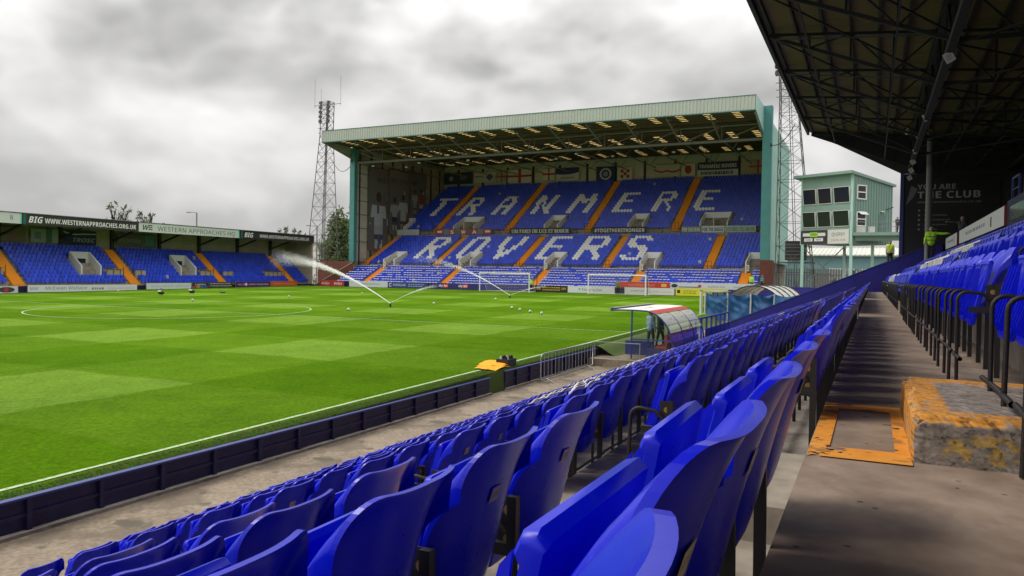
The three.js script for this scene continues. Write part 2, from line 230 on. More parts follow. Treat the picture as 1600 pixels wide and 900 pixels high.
  for (const [Da, Db, w, lo] of [[-14, 20.4, 0.012, -0.45], [21.75, 30.5, 0.012, -0.45], [20.4, 21.75, 0.075, -0.45], [30.5, 64, 0.95, -0.094]]) structure(put('pitch_bank', surf(8, 40, (u, v) => { const D = lerp(Da, Db, v); return [-10.57 + w * u, lerp(GY(D) - 0.006, lo, u * u * (3 - 2 * u)), -D]; }), std(0xffffff, 0.9, { map: tex(256, (x, y) => mix3([66, 96, 16], [92, 98, 48], smooth(0.4, 0.65, grit(x, y, 9, 191))), 0.06) })));
  structure(B(-11.0, 6, -0.72, 0.62, -64.5, -132).put('end_apron', M.concrete));
  structure(B(-84, -80.25, -0.7, 0.42, -10, -130).put('far_apron', M.concrete));
  structure(B(-80.2, -11.05, -0.7, 0.78, -93.5, -96).put('goal_apron', M.concrete));
}
// ---------- the terrace we stand on ----------
const ROW = 0.77, RISE = 0.298, ENDD = 51.6, NL = 10, treadY = (m) => 2.55 - RISE * (m + 1), rowX = (m) => -0.13 - ROW * m;
const RR = [{ x: 0.91, y: 2.66 }, { x: 1.79, y: 3.10 }, { x: 2.56, y: 3.52 }, { x: 3.33, y: 3.94 }];
const inGap = (D, far = 0) => (D > 3.05 && D < 4.15) || (D > 17.2 && D < 18.4) || (D > 32 && D < 33.2);
const inGapR = (D) => (D > 4.95 && D < 5.95) || (D > 18 && D < 19.3) || (D > 33 && D < 34.2);
{
  const t = new THREE.Group(); t.name = 'terrace'; structure(t); scene.add(t);
  for (let m = 0; m < NL - 1; m++) B(-0.24 - ROW * (m + 1), -0.24 - ROW * m - (m ? 0.002 : 0.03), -0.9, treadY(m), 9, -ENDD).put('tread', M.concrete, t);
  B(-0.24, 1.12, -0.9, 2.55, 9, -ENDD).put('gangway', M.aisle, t);
  const xs = [1.12, 1.89, 2.66, 3.43, 4.1];
  for (let k = 1; k < 4; k++) B(xs[k - 1] + 0.002, xs[k], -0.9, RR[k].y, 9, -ENDD).put('tread', M.concrete, t);
  B(3.432, 3.8, -0.9, RR[3].y - 0.003, 9, -ENDD).put('tread', M.concrete, t);
  // half steps with orange nosings in the stair gaps of the lower rows
  for (const [a, b] of [[3.1, 4.1], [17.25, 18.35], [32.05, 33.15]]) for (let m = 0; m < NL; m++) {
    const xb = -0.24 - ROW * m - 0.004, y = treadY(m), s = B(xb - 0.34, xb, y, y + RISE / 2, -a, -b).put('step', M.concrete, t);
    new MB().box(xb - 0.345, xb - 0.26, y + RISE / 2 + 0.001, y + RISE / 2 + 0.006, -a, -b).box(xb - 0.347, xb - 0.341, y + 0.01, y + RISE / 2, -a, -b).put('painted_nosing', M.orange, s);
    const e = -0.24 - ROW * (m + 1); if (m) new MB().box(e + 0.002, e + 0.09, y + 0.001, y + 0.006, -a, -b).box(e - 0.008, e - 0.002, y - RISE + 0.15, y, -a, -b).put('painted_nosing', M.orange, t);
  }
  for (const [a, b] of [[18, 19.3], [33, 34.2]]) for (let k = 1; k < 4; k++) { const s = B(xs[k - 1] - 0.4, xs[k - 1], (k > 1 ? RR[k - 1].y : 2.55), RR[k].y - 0.2, -a, -b).put('step', M.concrete, t); B(xs[k - 1] - 0.402, xs[k - 1] - 0.3, RR[k].y - 0.199, RR[k].y - 0.194, -a, -b).put('painted_nosing', M.orange, s); }
}
{ // worn orange frame painted on the gangway floor
  const worn = tex(512, (x, y) => { const e = grit(x, y, 12, 181), f = grit(x, y, 60, 182, 3); return [e * 0.7 + f * 0.3 > 0.32 ? 255 : 0]; }, 1.3, false);
  const mat = M.orange.clone(); mat.alphaMap = worn; mat.alphaTest = 0.5;
  const g = new MB(), y = 2.556; const q = (x0, x1, D0, D1) => g.quad([x0, y, -D0], [x1, y, -D0], [x1, y, -D1], [x0, y, -D1]);
  q(-0.236, -0.155, 3.42, 4.92); q(-0.155, 0.165, 3.42, 3.64); q(-0.155, 0.165, 4.72, 4.92); q(0.105, 0.165, 3.64, 4.72);
  structure(g.put('painted_floor_frame', mat));
}
{ // chipped concrete step block with orange edges
  const t = thing('step_block', 'chipped concrete step block with worn orange painted edges beside the gangway', 'step');
  const n = (x, y, z) => (fbm(x * 9 + 5 + y * 4, z * 9 + y * 7, 3, 4) - 0.5);
  const bg = new THREE.BoxGeometry(0.95, 0.2, 1.34, 90, 24, 120); bg.translate(0.165 + 0.475, 2.65, -(3.5 + 0.67));
  const P = bg.attributes.position;
  for (let i = 0; i < P.count; i++) { let x = P.getX(i), y = P.getY(i), z = P.getZ(i); const k = n(x, y, z); const edge0 = (x < 0.176 ? 1 : 0) + (y > 2.738 ? 1 : 0) + (z > -3.512 ? 1 : 0); const rr = 0.03, ex = Math.max(0, rr - (x - 0.165)) / rr, ey = Math.max(0, rr - (2.75 - y)) / rr, ez = Math.max(0, rr - (-3.5 - z)) / rr, cr = ex * ey + ey * ez + ex * ez, ch = Math.min(1, cr) * (0.01 + 0.05 * Math.max(0, k + 0.1)); x += (x < 0.4 ? 1 : 0) * (0.02 * k + ch); y += -ch + (y > 2.7 ? 0.008 * k : 0) ; z += (z > -3.8 ? 1 : 0) * (0.022 * k - ch); P.setXYZ(i, x, Math.max(y, 2.53), z); }
  bg.computeVertexNormals(); const U = []; const N = bg.attributes.normal;
  for (let i = 0; i < P.count; i++) { const g6 = Math.floor(i / 1); U.push(0, 0); }
  // colour by place on the block: paint on the rim of the top and the gangway side, bare face with splashes
  const col = []; for (let i = 0; i < P.count; i++) {
    const x = P.getX(i), y = P.getY(i), D = -P.getZ(i); const w = (fbm(x * 34 + y * 15, y * 40 + D * 34, 2, 5) - 0.5), top = N.getY(i) > 0.6, side = N.getX(i) < -0.6;
    let c = mix3([0.24, 0.2, 0.17], [0.36, 0.31, 0.27], clamp(0.5 + w * 2)); const paint = [0.7, 0.3, 0.035];
    const rim = top && (x < 0.31 + w * 0.03 || D < 3.66 + w * 0.05 || D > 4.66 + w * 0.04);
    if (rim) c = mix3(paint, c, smooth(0.1, 0.26, w)); else if (side) c = mix3(paint, c, smooth(0.12, 0.3, w + (y < 2.6 ? 0.05 : 0)));
    else if (!top && D < 3.6) { const sp = Math.exp(-(((x - 0.42) / 0.13) ** 2) - (((y - 2.63) / 0.05) ** 2)); if (w > 0.12 - 0.12 * sp && sp > 0.2) c = mix3(c, [0.6, 0.36, 0.03], 0.75); if (y > 2.725 + w * 0.06) c = paint; if (w < -0.17) c = mix3(c, [0.3, 0.3, 0.22], 0.5); }
    col.push(...c);
  }
  bg.setAttribute('color', new THREE.Float32BufferAttribute(col, 3)); bg.setAttribute('uv', new THREE.Float32BufferAttribute(P.array.reduce((a, v, i) => (i % 3 === 2 ? a.push(P.array[i - 2] - 0.61 * v, 1.3 * P.array[i - 1] + 0.8 * v) : 0, a), []), 2));
  put('block', bg, std(0xffffff, 0.75, { vertexColors: true, map: tex(512, (x, y) => { const a = grit(x, y, 60, 201, 3), b = grit(x, y, 14, 202, 4), p = smooth(0.66, 0.74, grit(x, y, 40, 203, 2)); const v = 225 + 90 * (a - 0.5) + 60 * (b - 0.5) - 60 * p; return [v, v, v]; }, 0.7), bumpMap: concreteBump, bumpScale: 0.02 }), t);
}
// navy perimeter walls between walkway and pitch
function pitchWall(Da, Db, y0, y1, label) {
  const t = thing('perimeter_wall', label, 'wall', [-10.5, y0, -Da]), L = Db - Da, h = y1 - y0;
  B(-0.045, 0.0, 0.05, h - 0.03, 0, -L).put('boarding', M.navy, t);
  B(-0.07, 0.05, h - 0.03, h, 0.01, -L - 0.01).put('coping', M.blueSteel, t);
  B(-0.06, 0.12, -0.02, 0.05, 0, -L).put('kerb', M.concrete, t);
  B(0.002, 0.03, h * 0.46, h * 0.46 + 0.05, 0, -L).put('rail', M.navy, t);
  for (let D = 0.76; D < L; D += 1.09) B(0.003, 0.06, -0.01, h - 0.035, -D, -D - 0.07).put('post', M.navy, t);
}
pitchWall(-3, 20.5, -0.4, 0.115, 'long low navy boarded wall between the walkway and the pitch');
pitchWall(21.6, 30.6, -0.4, 0.2, 'short low navy wall behind the steel crowd barrier');
// ---------- folding seats ----------
function shellGeo(nu, nv) { // moulded back: concave to the front, wings curling forward, thick rolled rim
  const pt = (u, v, back) => {
    const a = Math.abs(u), W = 0.235 * (0.93 + 0.07 * smooth(0, 0.4, v));
    const tt = Math.min(1, Math.max(0, (a - 0.58) / 0.42)), top = 0.896 - 0.012 * (1 - a * a) - 0.15 * (1 - Math.sqrt(Math.max(0, 1 - tt * tt)));
    const y = lerp(0.39 + 0.1 * a ** 4, top, v);
    let x = -0.128 + 0.055 * v ** 0.6 + 0.07 * v ** 2.5 - 0.03 * (1 - v) ** 3 + 0.03 * v ** 9 * a * a - 0.112 * a ** 2.7 * (0.55 + 0.45 * v) + 0.016 * v ** 6;
    const z = W * u * (1 - 0.02 * a * a * a);
    const edge = Math.min((1 - a) * 1.6, 1 - v, v + 0.02);
    if (back) x += edge < 0.02 ? 0.015 : 0.008;
    return [x, y, z];
  };
  const us = [-1, -0.985], vs = [0]; for (let i = 1; i < nu; i++) us.push(Math.sin((i / nu - 0.5) * Math.PI) * 0.98); us.push(0.985, 1); for (let j = 1; j < nv; j++) vs.push(0.965 * j / nv); vs.push(0.97, 1);
  const A = us.length, Bn = vs.length, p = [], uv = [], idx = [];
  for (const bk of [0, 1]) for (const v of vs) for (const u of us) { p.push(...pt(u, v, bk)); uv.push(u * 0.23 + 0.5, v * 0.45); }
  const id = (b, j, i) => b * A * Bn + j * A + i;
  for (let j = 0; j < Bn - 1; j++) for (let i = 0; i < A - 1; i++) { idx.push(id(0, j, i), id(0, j + 1, i + 1), id(0, j, i + 1), id(0, j, i), id(0, j + 1, i), id(0, j + 1, i + 1)); idx.push(id(1, j, i), id(1, j, i + 1), id(1, j + 1, i + 1), id(1, j, i), id(1, j + 1, i + 1), id(1, j + 1, i)); }
  const rim = (a, b, c, d) => { // own vertices, so that the rim keeps a crease
    const o = p.length / 3; for (const k of [a, b, c, d]) { p.push(p[k * 3], p[k * 3 + 1], p[k * 3 + 2]); uv.push(uv[k * 2], uv[k * 2 + 1]); } idx.push(o, o + 1, o + 2, o, o + 2, o + 3); };
  for (let i = 0; i < A - 1; i++) { rim(id(0, Bn - 1, i), id(1, Bn - 1, i), id(1, Bn - 1, i + 1), id(0, Bn - 1, i + 1)); rim(id(0, 0, i), id(0, 0, i + 1), id(1, 0, i + 1), id(1, 0, i)); }
  for (let j = 0; j < Bn - 1; j++) { rim(id(0, j, 0), id(1, j, 0), id(1, j + 1, 0), id(0, j + 1, 0)); rim(id(0, j, A - 1), id(0, j + 1, A - 1), id(1, j + 1, A - 1), id(1, j, A - 1)); }
  const g = new THREE.BufferGeometry(); g.setAttribute('position', new THREE.Float32BufferAttribute(p, 3)); g.setAttribute('uv', new THREE.Float32BufferAttribute(uv, 2)); g.setIndex(idx); g.computeVertexNormals(); return g.toNonIndexed();
}
function panGeo(seg, ribs) { // seat pan tipped up against the back: lip rolled forward at its top, gussets on the underside
  const pr = [[-0.272, 0.34], [-0.28, 0.36], [-0.245, 0.52], [-0.198, 0.68], [-0.178, 0.775], [-0.184, 0.788], [-0.178, 0.8], [-0.162, 0.804], [-0.152, 0.794], [-0.176, 0.68], [-0.226, 0.5], [-0.258, 0.345]];
  const sh = new THREE.Shape(); sh.moveTo(...pr[0]); for (const q of pr.slice(1)) sh.lineTo(...q);
  const g = new THREE.ExtrudeGeometry(sh, { depth: 0.345, bevelEnabled: seg > 1, bevelSize: 0.004, bevelThickness: 0.012, bevelSegments: 2 }); g.translate(0, 0, -0.1725);
  const P = g.attributes.position; for (let i = 0; i < P.count; i++) { const z = P.getZ(i), y = P.getY(i), k = Math.max(0, Math.abs(z) - 0.11) / 0.08; P.setY(i, y - 0.035 * k * k * smooth(0.6, 0.79, y)); P.setX(i, P.getX(i) + 0.014 * (1 - (z / 0.19) ** 2) * smooth(0.35, 0.7, y)); }
  const uv = g.attributes.uv; for (let i = 0; i < uv.count; i++) uv.setXY(i, P.getZ(i) + 0.5, P.getY(i)); g.computeVertexNormals();
  const m = new MB().add(seg > 1 ? toCreasedNormals(g, 0.75) : g);
  if (ribs) for (const z of [-0.12, -0.042, 0.042, 0.12]) m.quad([-0.27, 0.36, z], [-0.32, 0.43, z], [-0.232, 0.72, z], [-0.215, 0.74, z]).quad([-0.27, 0.36, z + 0.006], [-0.215, 0.74, z + 0.006], [-0.232, 0.72, z + 0.006], [-0.32, 0.43, z + 0.006]).quad([-0.32, 0.43, z], [-0.32, 0.43, z + 0.006], [-0.232, 0.72, z + 0.006], [-0.232, 0.72, z]);
  return m.geo();
}
const bend = (x, y, r, n = 5) => Array.from({ length: n + 1 }, (_, i) => { const a = i / n * Math.PI / 2; return [x + r - r * Math.cos(a), y - r + r * Math.sin(a)]; });
function frameGeo(z, seg, drop = 0.0) { // black tube leg: up from the floor, bent back to the hinge, foot rail along the row
  const m = new MB(), pts = [[-0.37, -drop, z], [-0.37, 0.3, z], ...bend(-0.37, 0.57, 0.06, seg > 4 ? 4 : 2).map(([x, y]) => [x, y, z]), [-0.22, 0.56, z], [-0.16, 0.5, z]];
  m.tube(pts, 0.012, seg); m.tube([[-0.37, 0.13, z - 0.26], [-0.37, 0.13, z + 0.26]], 0.014, seg); return m;
}
const G = {
  shell: shellGeo(34, 16), shellLo: shellGeo(8, 4), pan: panGeo(3, true), panLo: panGeo(1, false),
  frame: frameGeo(0.26, 7, 0.0).geo(), frameR: frameGeo(0.26, 7, 0.11).geo(), frameLo: frameGeo(0.26, 4, 0.05),
  post: new MB().box(-0.15, -0.118, -0.01, 0.625, 0.249, 0.273).box(-0.3, -0.15, 0.43, 0.47, 0.248, 0.272).geo(),
  plate: new MB().box(-0.2, -0.12, 0.42, 0.62, 0.238, 0.243).geo(),
  bolt: new MB().add(new THREE.CylinderGeometry(0.017, 0.021, 0.018, 10), new THREE.Matrix4().makeRotationX(Math.PI / 2)).geo(),
};
function makeSeat(white, upper) {
  const o = new THREE.Group(), m = white ? M.whiteSeat : M.blueSeat;
  put('back_shell', G.shell, m, o); put('seat_pan', G.pan, m, o); put('leg_frame', upper ? G.frameR : G.frame, M.rust, o); put('post', G.post, M.black, o);
  const pl = put('hinge_plate', G.plate, M.black, o); for (const y of [0.475, 0.57]) put('bolt', G.bolt, M.brass, pl).position.set(-0.16, y, 0.235);
  return o;
}
const blues = [M.blueSeat, ...[[0.82, 0.84, 0.86], [1.0, 1.0, 0.8], [0.9, 1.25, 0.98]].map((c) => { const m = M.blueSeat.clone(); m.color.setRGB(...c); return m; })];
const seatProto = { 'false|false': makeSeat(false, false), 'true|false': makeSeat(true, false), 'false|true': makeSeat(false, true), 'true|true': makeSeat(true, true) };
const seatSpots = [];
{
  const r = rng(31), wL = { 4: [8.3, 9.6], 5: [9.2, 12.2], 6: [11.2, 16.6], 7: [14.5, 20], 8: [20, 25], 9: [23, 30], 1: [30, 33], 2: [26, 30], 3: [23, 25] }, wR = { 0: [30, 41], 1: [22, 32], 2: [22.5, 31] };
  for (let m = 0; m < NL; m++) for (let i = 0; i < 99; i++) { const D = 0.36 + 0.525 * i; if (inGap(D - 0.2) || inGap(D + 0.2) || D > ENDD - 0.6) continue; const w = wL[m] && D > wL[m][0] && D < wL[m][1]; seatSpots.push({ x: rowX(m), y: treadY(m), D, white: !!w && r() < 0.85, up: false }); }
  for (let k = 0; k < 4; k++) for (let i = 0; i < 99; i++) { const D = 2.9 - 0.52 * 3 + 0.52 * i + (i > 3 ? 0.25 : 0); if (inGapR(D - 0.22) || inGapR(D + 0.22) || D > ENDD - 0.6) continue; const w = wR[k] && D > wR[k][0] && D < wR[k][1]; seatSpots.push({ x: RR[k].x, y: RR[k].y, D, white: !!w && r() < 0.85, up: true }); }
  const q = V(0, 0, 0), keep = [];
  for (const s of seatSpots) { q.set(s.x, s.y + 0.65, -s.D); const d = q.distanceTo(camera.position); q.project(camera); if (q.z < 1 && Math.abs(q.x) < 1.25 + 0.6 / d && Math.abs(q.y) < 1.2 + 0.9 / d) { s.d = d; keep.push(s); } }
  keep.sort((a, b) => a.d - b.d);
  const lab = { 'false|false': ['blue plastic folding seat, tipped up, on the terrace below the gangway', 'blue seats below the gangway'], 'true|false': ['white plastic folding seat among the blue rows below the gangway', 'white seats below the gangway'], 'false|true': ['blue plastic folding seat, tipped up, on the raised rows above the gangway', 'blue seats above the gangway'], 'true|true': ['white plastic folding seat among the raised rows above the gangway', 'white seats above the gangway'] };
  keep.slice(0, 300).forEach((s) => {
    const k = s.white + '|' + s.up, o = seatProto[k].clone(); o.name = numbered('folding_seat'); o.position.set(s.x, s.y, -s.D); o.rotation.set(0, (r() - 0.5) * 0.05, (r() - 0.5) * 0.03);
    const pan = o.children[1], tilt = (r() - 0.5) * 0.04 + (r() < 0.1 ? 0.06 + 0.1 * r() : 0.01), ca = Math.cos(tilt), sa = Math.sin(tilt), hx = -0.265, hy = 0.35; pan.rotation.z = tilt; pan.position.set(hx - (hx * ca - hy * sa), hy - (hx * sa + hy * ca), 0);
    if (!s.white) { const q = r(); o.children[0].material = blues[q < 0.62 ? 0 : q < 0.8 ? 1 : q < 0.92 ? 2 : 3]; pan.material = blues[r() < 0.7 ? 0 : 1 + Math.floor(r() * 3)]; }
    scene.add(o); tag(o, lab[k][0], 'seat', lab[k][1]);
  });
  const rest = keep.slice(300), grp = new THREE.Group(); grp.name = 'seat_rows'; scene.add(grp); tag(grp, 'farther blue and white folding seats of the near stand running towards its end wall', 'seats', undefined, 'stuff');
  const body = new MB().add(G.shellLo).add(G.panLo).geo(), legs = new MB().add(G.frameLo.geo()).add(G.post).geo();
  const a = new THREE.InstancedMesh(body, M.farSeat, rest.length), b = new THREE.InstancedMesh(legs, M.black, rest.length), mt = new THREE.Matrix4(), cb = C(0.012, 0.03, 0.56), cw = C(0.66, 0.65, 0.6), cc = new THREE.Color();
  rest.forEach((s, i) => { mt.makeRotationY((r() - 0.5) * 0.04).setPosition(s.x, s.y, -s.D); a.setMatrixAt(i, mt); b.setMatrixAt(i, mt); cc.copy(s.white ? cw : cb).multiplyScalar(0.85 + 0.3 * r()); a.setColorAt(i, cc); });
  a.name = 'far_seat_bodies'; b.name = 'far_seat_legs'; for (const k of [a, b]) { k.castShadow = k.receiveShadow = true; k.userData.kind = 'stuff'; grp.add(k); }
}
// small number stickers on the back of some seats
{ const r = rng(90), m = panel(0.1, 0.07, (g, w, h) => { g.fillStyle = '#8a8072'; for (let i = 0; i < 6; i++) g.fillRect(w * (0.12 + 0.14 * i), h * 0.3, w * 0.07, h * 0.4); }, '#b9ae9a', 600); let n = 0;
  for (const o of scene.children.filter((c) => c.name.startsWith('folding_seat'))) if (r() < 0.5 && n < 130) { n++; const g = face([-0.0542, 0.70, 0.06], [-0.0542, 0.70, 0.0], [-0.0397, 0.745, 0.0], [-0.0397, 0.745, 0.06]).geo(); put('number_sticker', g, m, o); } }
// ---------- the stand overhead ----------
const printLines = (g, w, h, n, c, y0, y1, x0, x1, seed) => { const r = rng(seed); g.fillStyle = c; for (let i = 0; i < n; i++) { let x = x0 * w; const y = lerp(y0, y1, n > 1 ? i / (n - 1) : 0) * h; while (x < x1 * w) { const l = (0.02 + 0.05 * r()) * w; if (x + l > x1 * w) break; g.fillRect(x, y, l, h * 0.45 / (n + 1)); x += l + 0.014 * w; } } };
{
  const t = thing('main_stand', 'dark cantilever roofed main stand with lattice trusses over the near seats', 'stand');
  const D0 = -16, D1 = 52, ry = (x) => 12.75 - (x + 3.85) * 0.094;
  new MB().hexa([[-3.85, ry(-3.85), -D0], [14, ry(14), -D0], [14, ry(14), -D1 - 0.2], [-3.85, ry(-3.85), -D1 - 0.2], [-3.85, ry(-3.85) + 0.14, -D0], [14, ry(14) + 0.14, -D0], [14, ry(14) + 0.14, -D1 - 0.2], [-3.85, ry(-3.85) + 0.14, -D1 - 0.2]]).put('roof_deck', M.deck, t);
  for (let x = -3.7, i = 0; x < 13.8; x += 0.92, i++) B(x, x + (i % 2 ? 0.06 : 0.09), ry(x) - 0.18, ry(x) - 0.008, -D0, -D1 + 0.02).put('purlin', M.roofSteel, t);
  B(-3.99, -3.852, 12.5, 12.93, -D0, -D1).put('gutter', M.darkSteel, t);
  const by = (x) => (x < 1.9 ? lerp(12.42, 10.15, (x + 3.7) / 5.6) : lerp(10.15, 9.7, (x - 1.9) / 12));
  for (let D = -2; D < 52; D += 5.35) {
    const m = new MB(), xs = [-3.7, -2.3, -0.9, 0.5, 1.9, 3.6, 5.3, 7, 8.8, 10.6, 12.4, 13.9];
    for (let i = 0; i + 1 < xs.length; i++) { const a = xs[i], b = xs[i + 1]; m.bar([a, by(a), -D], [b, by(b), -D], 0.1, 0.12); m.bar([a, ry(a) - 0.25, -D], [b, ry(b) - 0.25, -D], 0.1, 0.1); m.bar([b, by(b), -D], [b, ry(b) - 0.25, -D], 0.07); i % 2 ? m.bar([a, by(a), -D], [b, ry(b) - 0.25, -D], 0.06) : m.bar([a, ry(a) - 0.25, -D], [b, by(b), -D], 0.06); }
    m.put('truss', M.roofSteel, t);
  }
  for (const x of [1.9, 7]) { const m = new MB(); m.bar([x, by(x) - 0.1, -D0], [x, by(x) - 0.1, -D1 + 0.1], 0.22, 0.2); m.bar([x, ry(x) - 0.5, -D0], [x, ry(x) - 0.5, -D1 + 0.1], 0.16, 0.16); for (let D = -2, k = 0; D < 51; D += 1.78, k++) { const e = Math.min(D + 1.78, 51.8); m.bar([x, k % 2 ? by(x) : ry(x) - 0.5, -D], [x, k % 2 ? ry(x) - 0.5 : by(x), -e], 0.08); } m.put('lattice_girder', M.roofSteel, t); }
  { const m = new MB(); for (let D = -2; D < 46; D += 5.35) { m.bar([-3.5, 12.3, -D], [1.9, 10.3, -D - 5.3], 0.05); m.bar([1.9, 10.3, -D], [-3.5, 12.3, -D - 5.3], 0.05); m.bar([2, 10, -D], [7, 9.9, -D - 5.3], 0.05); m.bar([7, 9.9, -D], [2, 10, -D - 5.3], 0.05); } for (const x of [-2.3, 0.5, 3.6, 5.3]) m.bar([x, by(x), -D0], [x, by(x), -D1 + 0.1], 0.06); m.put('bracing', M.roofSteel, t); }
  // end cladding under the roof and the end wall
  const prism = (pts, z0, z1) => { const m = new MB(), n = pts.length; const sh = new THREE.Shape(pts.map(([x, y]) => new THREE.Vector2(x, y))), g = new THREE.ExtrudeGeometry(sh, { depth: z0 - z1, bevelEnabled: false }); g.translate(0, 0, z1); return g; };
  put('end_cladding', prism([[-3.85, 12.72], [1.5, 9.8], [14, 9.7], [14, ry(14) - 0.02], [-3.85, ry(-3.85) - 0.02]], -D1 - 0.02, -D1 - 0.14), M.charcoal, t);
  for (let x = -2.6; x < 13.6; x += 1.2) B(x, x + 0.05, x < 1.5 ? lerp(12.72, 9.8, (x + 3.85) / 5.35) : 9.75, ry(x) - 0.2, -D1 + 0.03, -D1 - 0.018).put('cladding_rib', M.darkSteel, t);
  B(1.5, 14, -0.8, 9.78, -D1 - 0.03, -D1 - 0.2).put('end_wall', M.charcoal, t);
  B(1.42, 1.62, -0.8, 9.85, -D1 + 0.06, -D1 - 0.21).put('end_post', M.blueSteel, t);
  B(14, 14.2, -0.8, 12, 20, -D1 - 0.2).put('rear_wall', M.charcoal, t);
  new MB().tube([[2.78, 3.9, -48.6], [2.78, 11.8, -48.6]], 0.17, 14).put('column', M.greySteel, t);
  // wall behind the raised rows, the upper deck above it
  B(3.8, 3.95, -0.8, 5.05, 9, -D1).put('rear_paddock_wall', M.blueWall, t);
  new MB().box(3.802, 3.95, 5.052, 5.85, -9, -28.35).box(3.9, 4.0, 5.055, 5.75, -28.36, -D1).put('upper_parapet', M.navy, t);
  for (let k = 0; k < 10; k++) B(3.96 + k, 4.96 + k, 0, 5.0 + 0.42 * k, 9, -D1).put('upper_tread', M.charcoal, t);
  for (const D of [22.5, 24.6, 26.7]) { const m = new MB(); m.bar([3.88, 5.86, -D], [3.88, 6.5, -D], 0.06).bar([3.88, 5.86, -D - 1.2], [3.88, 6.5, -D - 1.2], 0.06).bar([3.88, 6.5, -D], [3.88, 6.5, -D - 1.2], 0.06).bar([3.88, 6.15, -D], [3.88, 6.15, -D - 1.2], 0.04); m.put('guard_rail', M.blueSteel, t); }
  B(3.78, 3.8, 5.18, 5.62, -22.4, -27.6).put('dark_window', M.glassDark, t);
}
{ // white boards on the wall above the raised rows
  const mk = (Da, Db, label, seed) => { const t = thing('advertising_board', label, 'board', [3.74, 5.1, -Da], 'boards above the raised rows'), L = Db - Da; B(0, 0.055, 0, 0.62, 0, -L).put('panel', M.white, t);
    face([-0.004, 0.02, -L + 0.02], [-0.004, 0.02, -0.02], [-0.004, 0.6, -0.02], [-0.004, 0.6, -L + 0.02]).put('print', panel(6, 0.5, (g, w, h) => { g.fillStyle = '#6a2b33'; g.fillRect(w * 0.77, h * 0.2, w * 0.025, h * 0.6); g.fillStyle = '#9aa0a8'; printLines(g, w, h, 1, '#8b9098', 0.35, 0.5, 0.2, 0.72, seed); }, '#d4d6d2', 80), t); B(-0.01, 0.06, -0.015, 0.64, 0.02, 0).put('end_trim', std(C(0.3, 0.04, 0.05), 0.6), t); };
  mk(28.4, 42.2, 'long white printed board on the wall above the raised rows', 3); mk(43.3, 49.6, 'shorter white printed board beside the steward in the yellow jacket', 4);
}
{ // dark banner on the end wall
  const t = thing('wall_banner', 'dark banner reading YOU ARE THE CLUB on the end wall', 'banner', [1.75, 3.9, -51.98]);
  const w = 4.9, h = 5.7;
  face([0, 0, 0], [w, 0, 0], [w, h, 0], [0, h, 0]).put('print', panel(w, h, (g, W, H) => {
    g.fillStyle = '#322f31'; for (let i = 0; i < 9; i++) { g.beginPath(); g.moveTo(W * (0.5 + 0.03 * i), H * 0.42); g.lineTo(W * (0.6 + 0.02 * i), H * 0.98); g.lineTo(W * 0.63, H * 0.98); g.fill(); }
    fit(g, 'YOU ARE', W * 0.12, H * 0.115, W * 0.42, H * 0.078, '#9d9896'); fit(g, 'THE CLUB', W * 0.12, H * 0.2, W * 0.68, H * 0.1, '#aaa5a2'); fit(g, 'www.tranmererovers.co.uk', W * 0.12, H * 0.275, W * 0.68, H * 0.032, '#8b8684');
    g.strokeStyle = '#7a7573'; g.lineWidth = 1; g.beginPath(); g.moveTo(W * 0.12, H * 0.315); g.lineTo(W * 0.8, H * 0.315); g.stroke();
    g.strokeStyle = '#8d8886'; g.lineWidth = 3; g.beginPath(); g.moveTo(W * 0.005, H * 0.29); g.lineTo(W * 0.055, H * 0.1); g.lineTo(W * 0.12, H * 0.13); g.lineTo(W * 0.075, H * 0.22); g.closePath(); g.stroke(); g.fillStyle = '#6f6b69'; g.fill();
    const rows = ['TRFC', 'TranmereRovers', 'TranmereRoversFC', 'TranmereRovers', 'trfclive']; rows.forEach((s, i) => { g.fillStyle = '#958f8d'; g.fillRect(W * 0.135, H * (0.352 + 0.05 * i), W * 0.022, H * 0.02); fit(g, s, W * 0.2, H * (0.362 + 0.05 * i), W * 0.018 * s.length, H * 0.024, '#8b8684'); });
  }, '#272427', 150), t);
  B(-0.03, w + 0.03, -0.05, 0, 0.01, -0.02).put('bottom_batten', M.darkSteel, t);
}
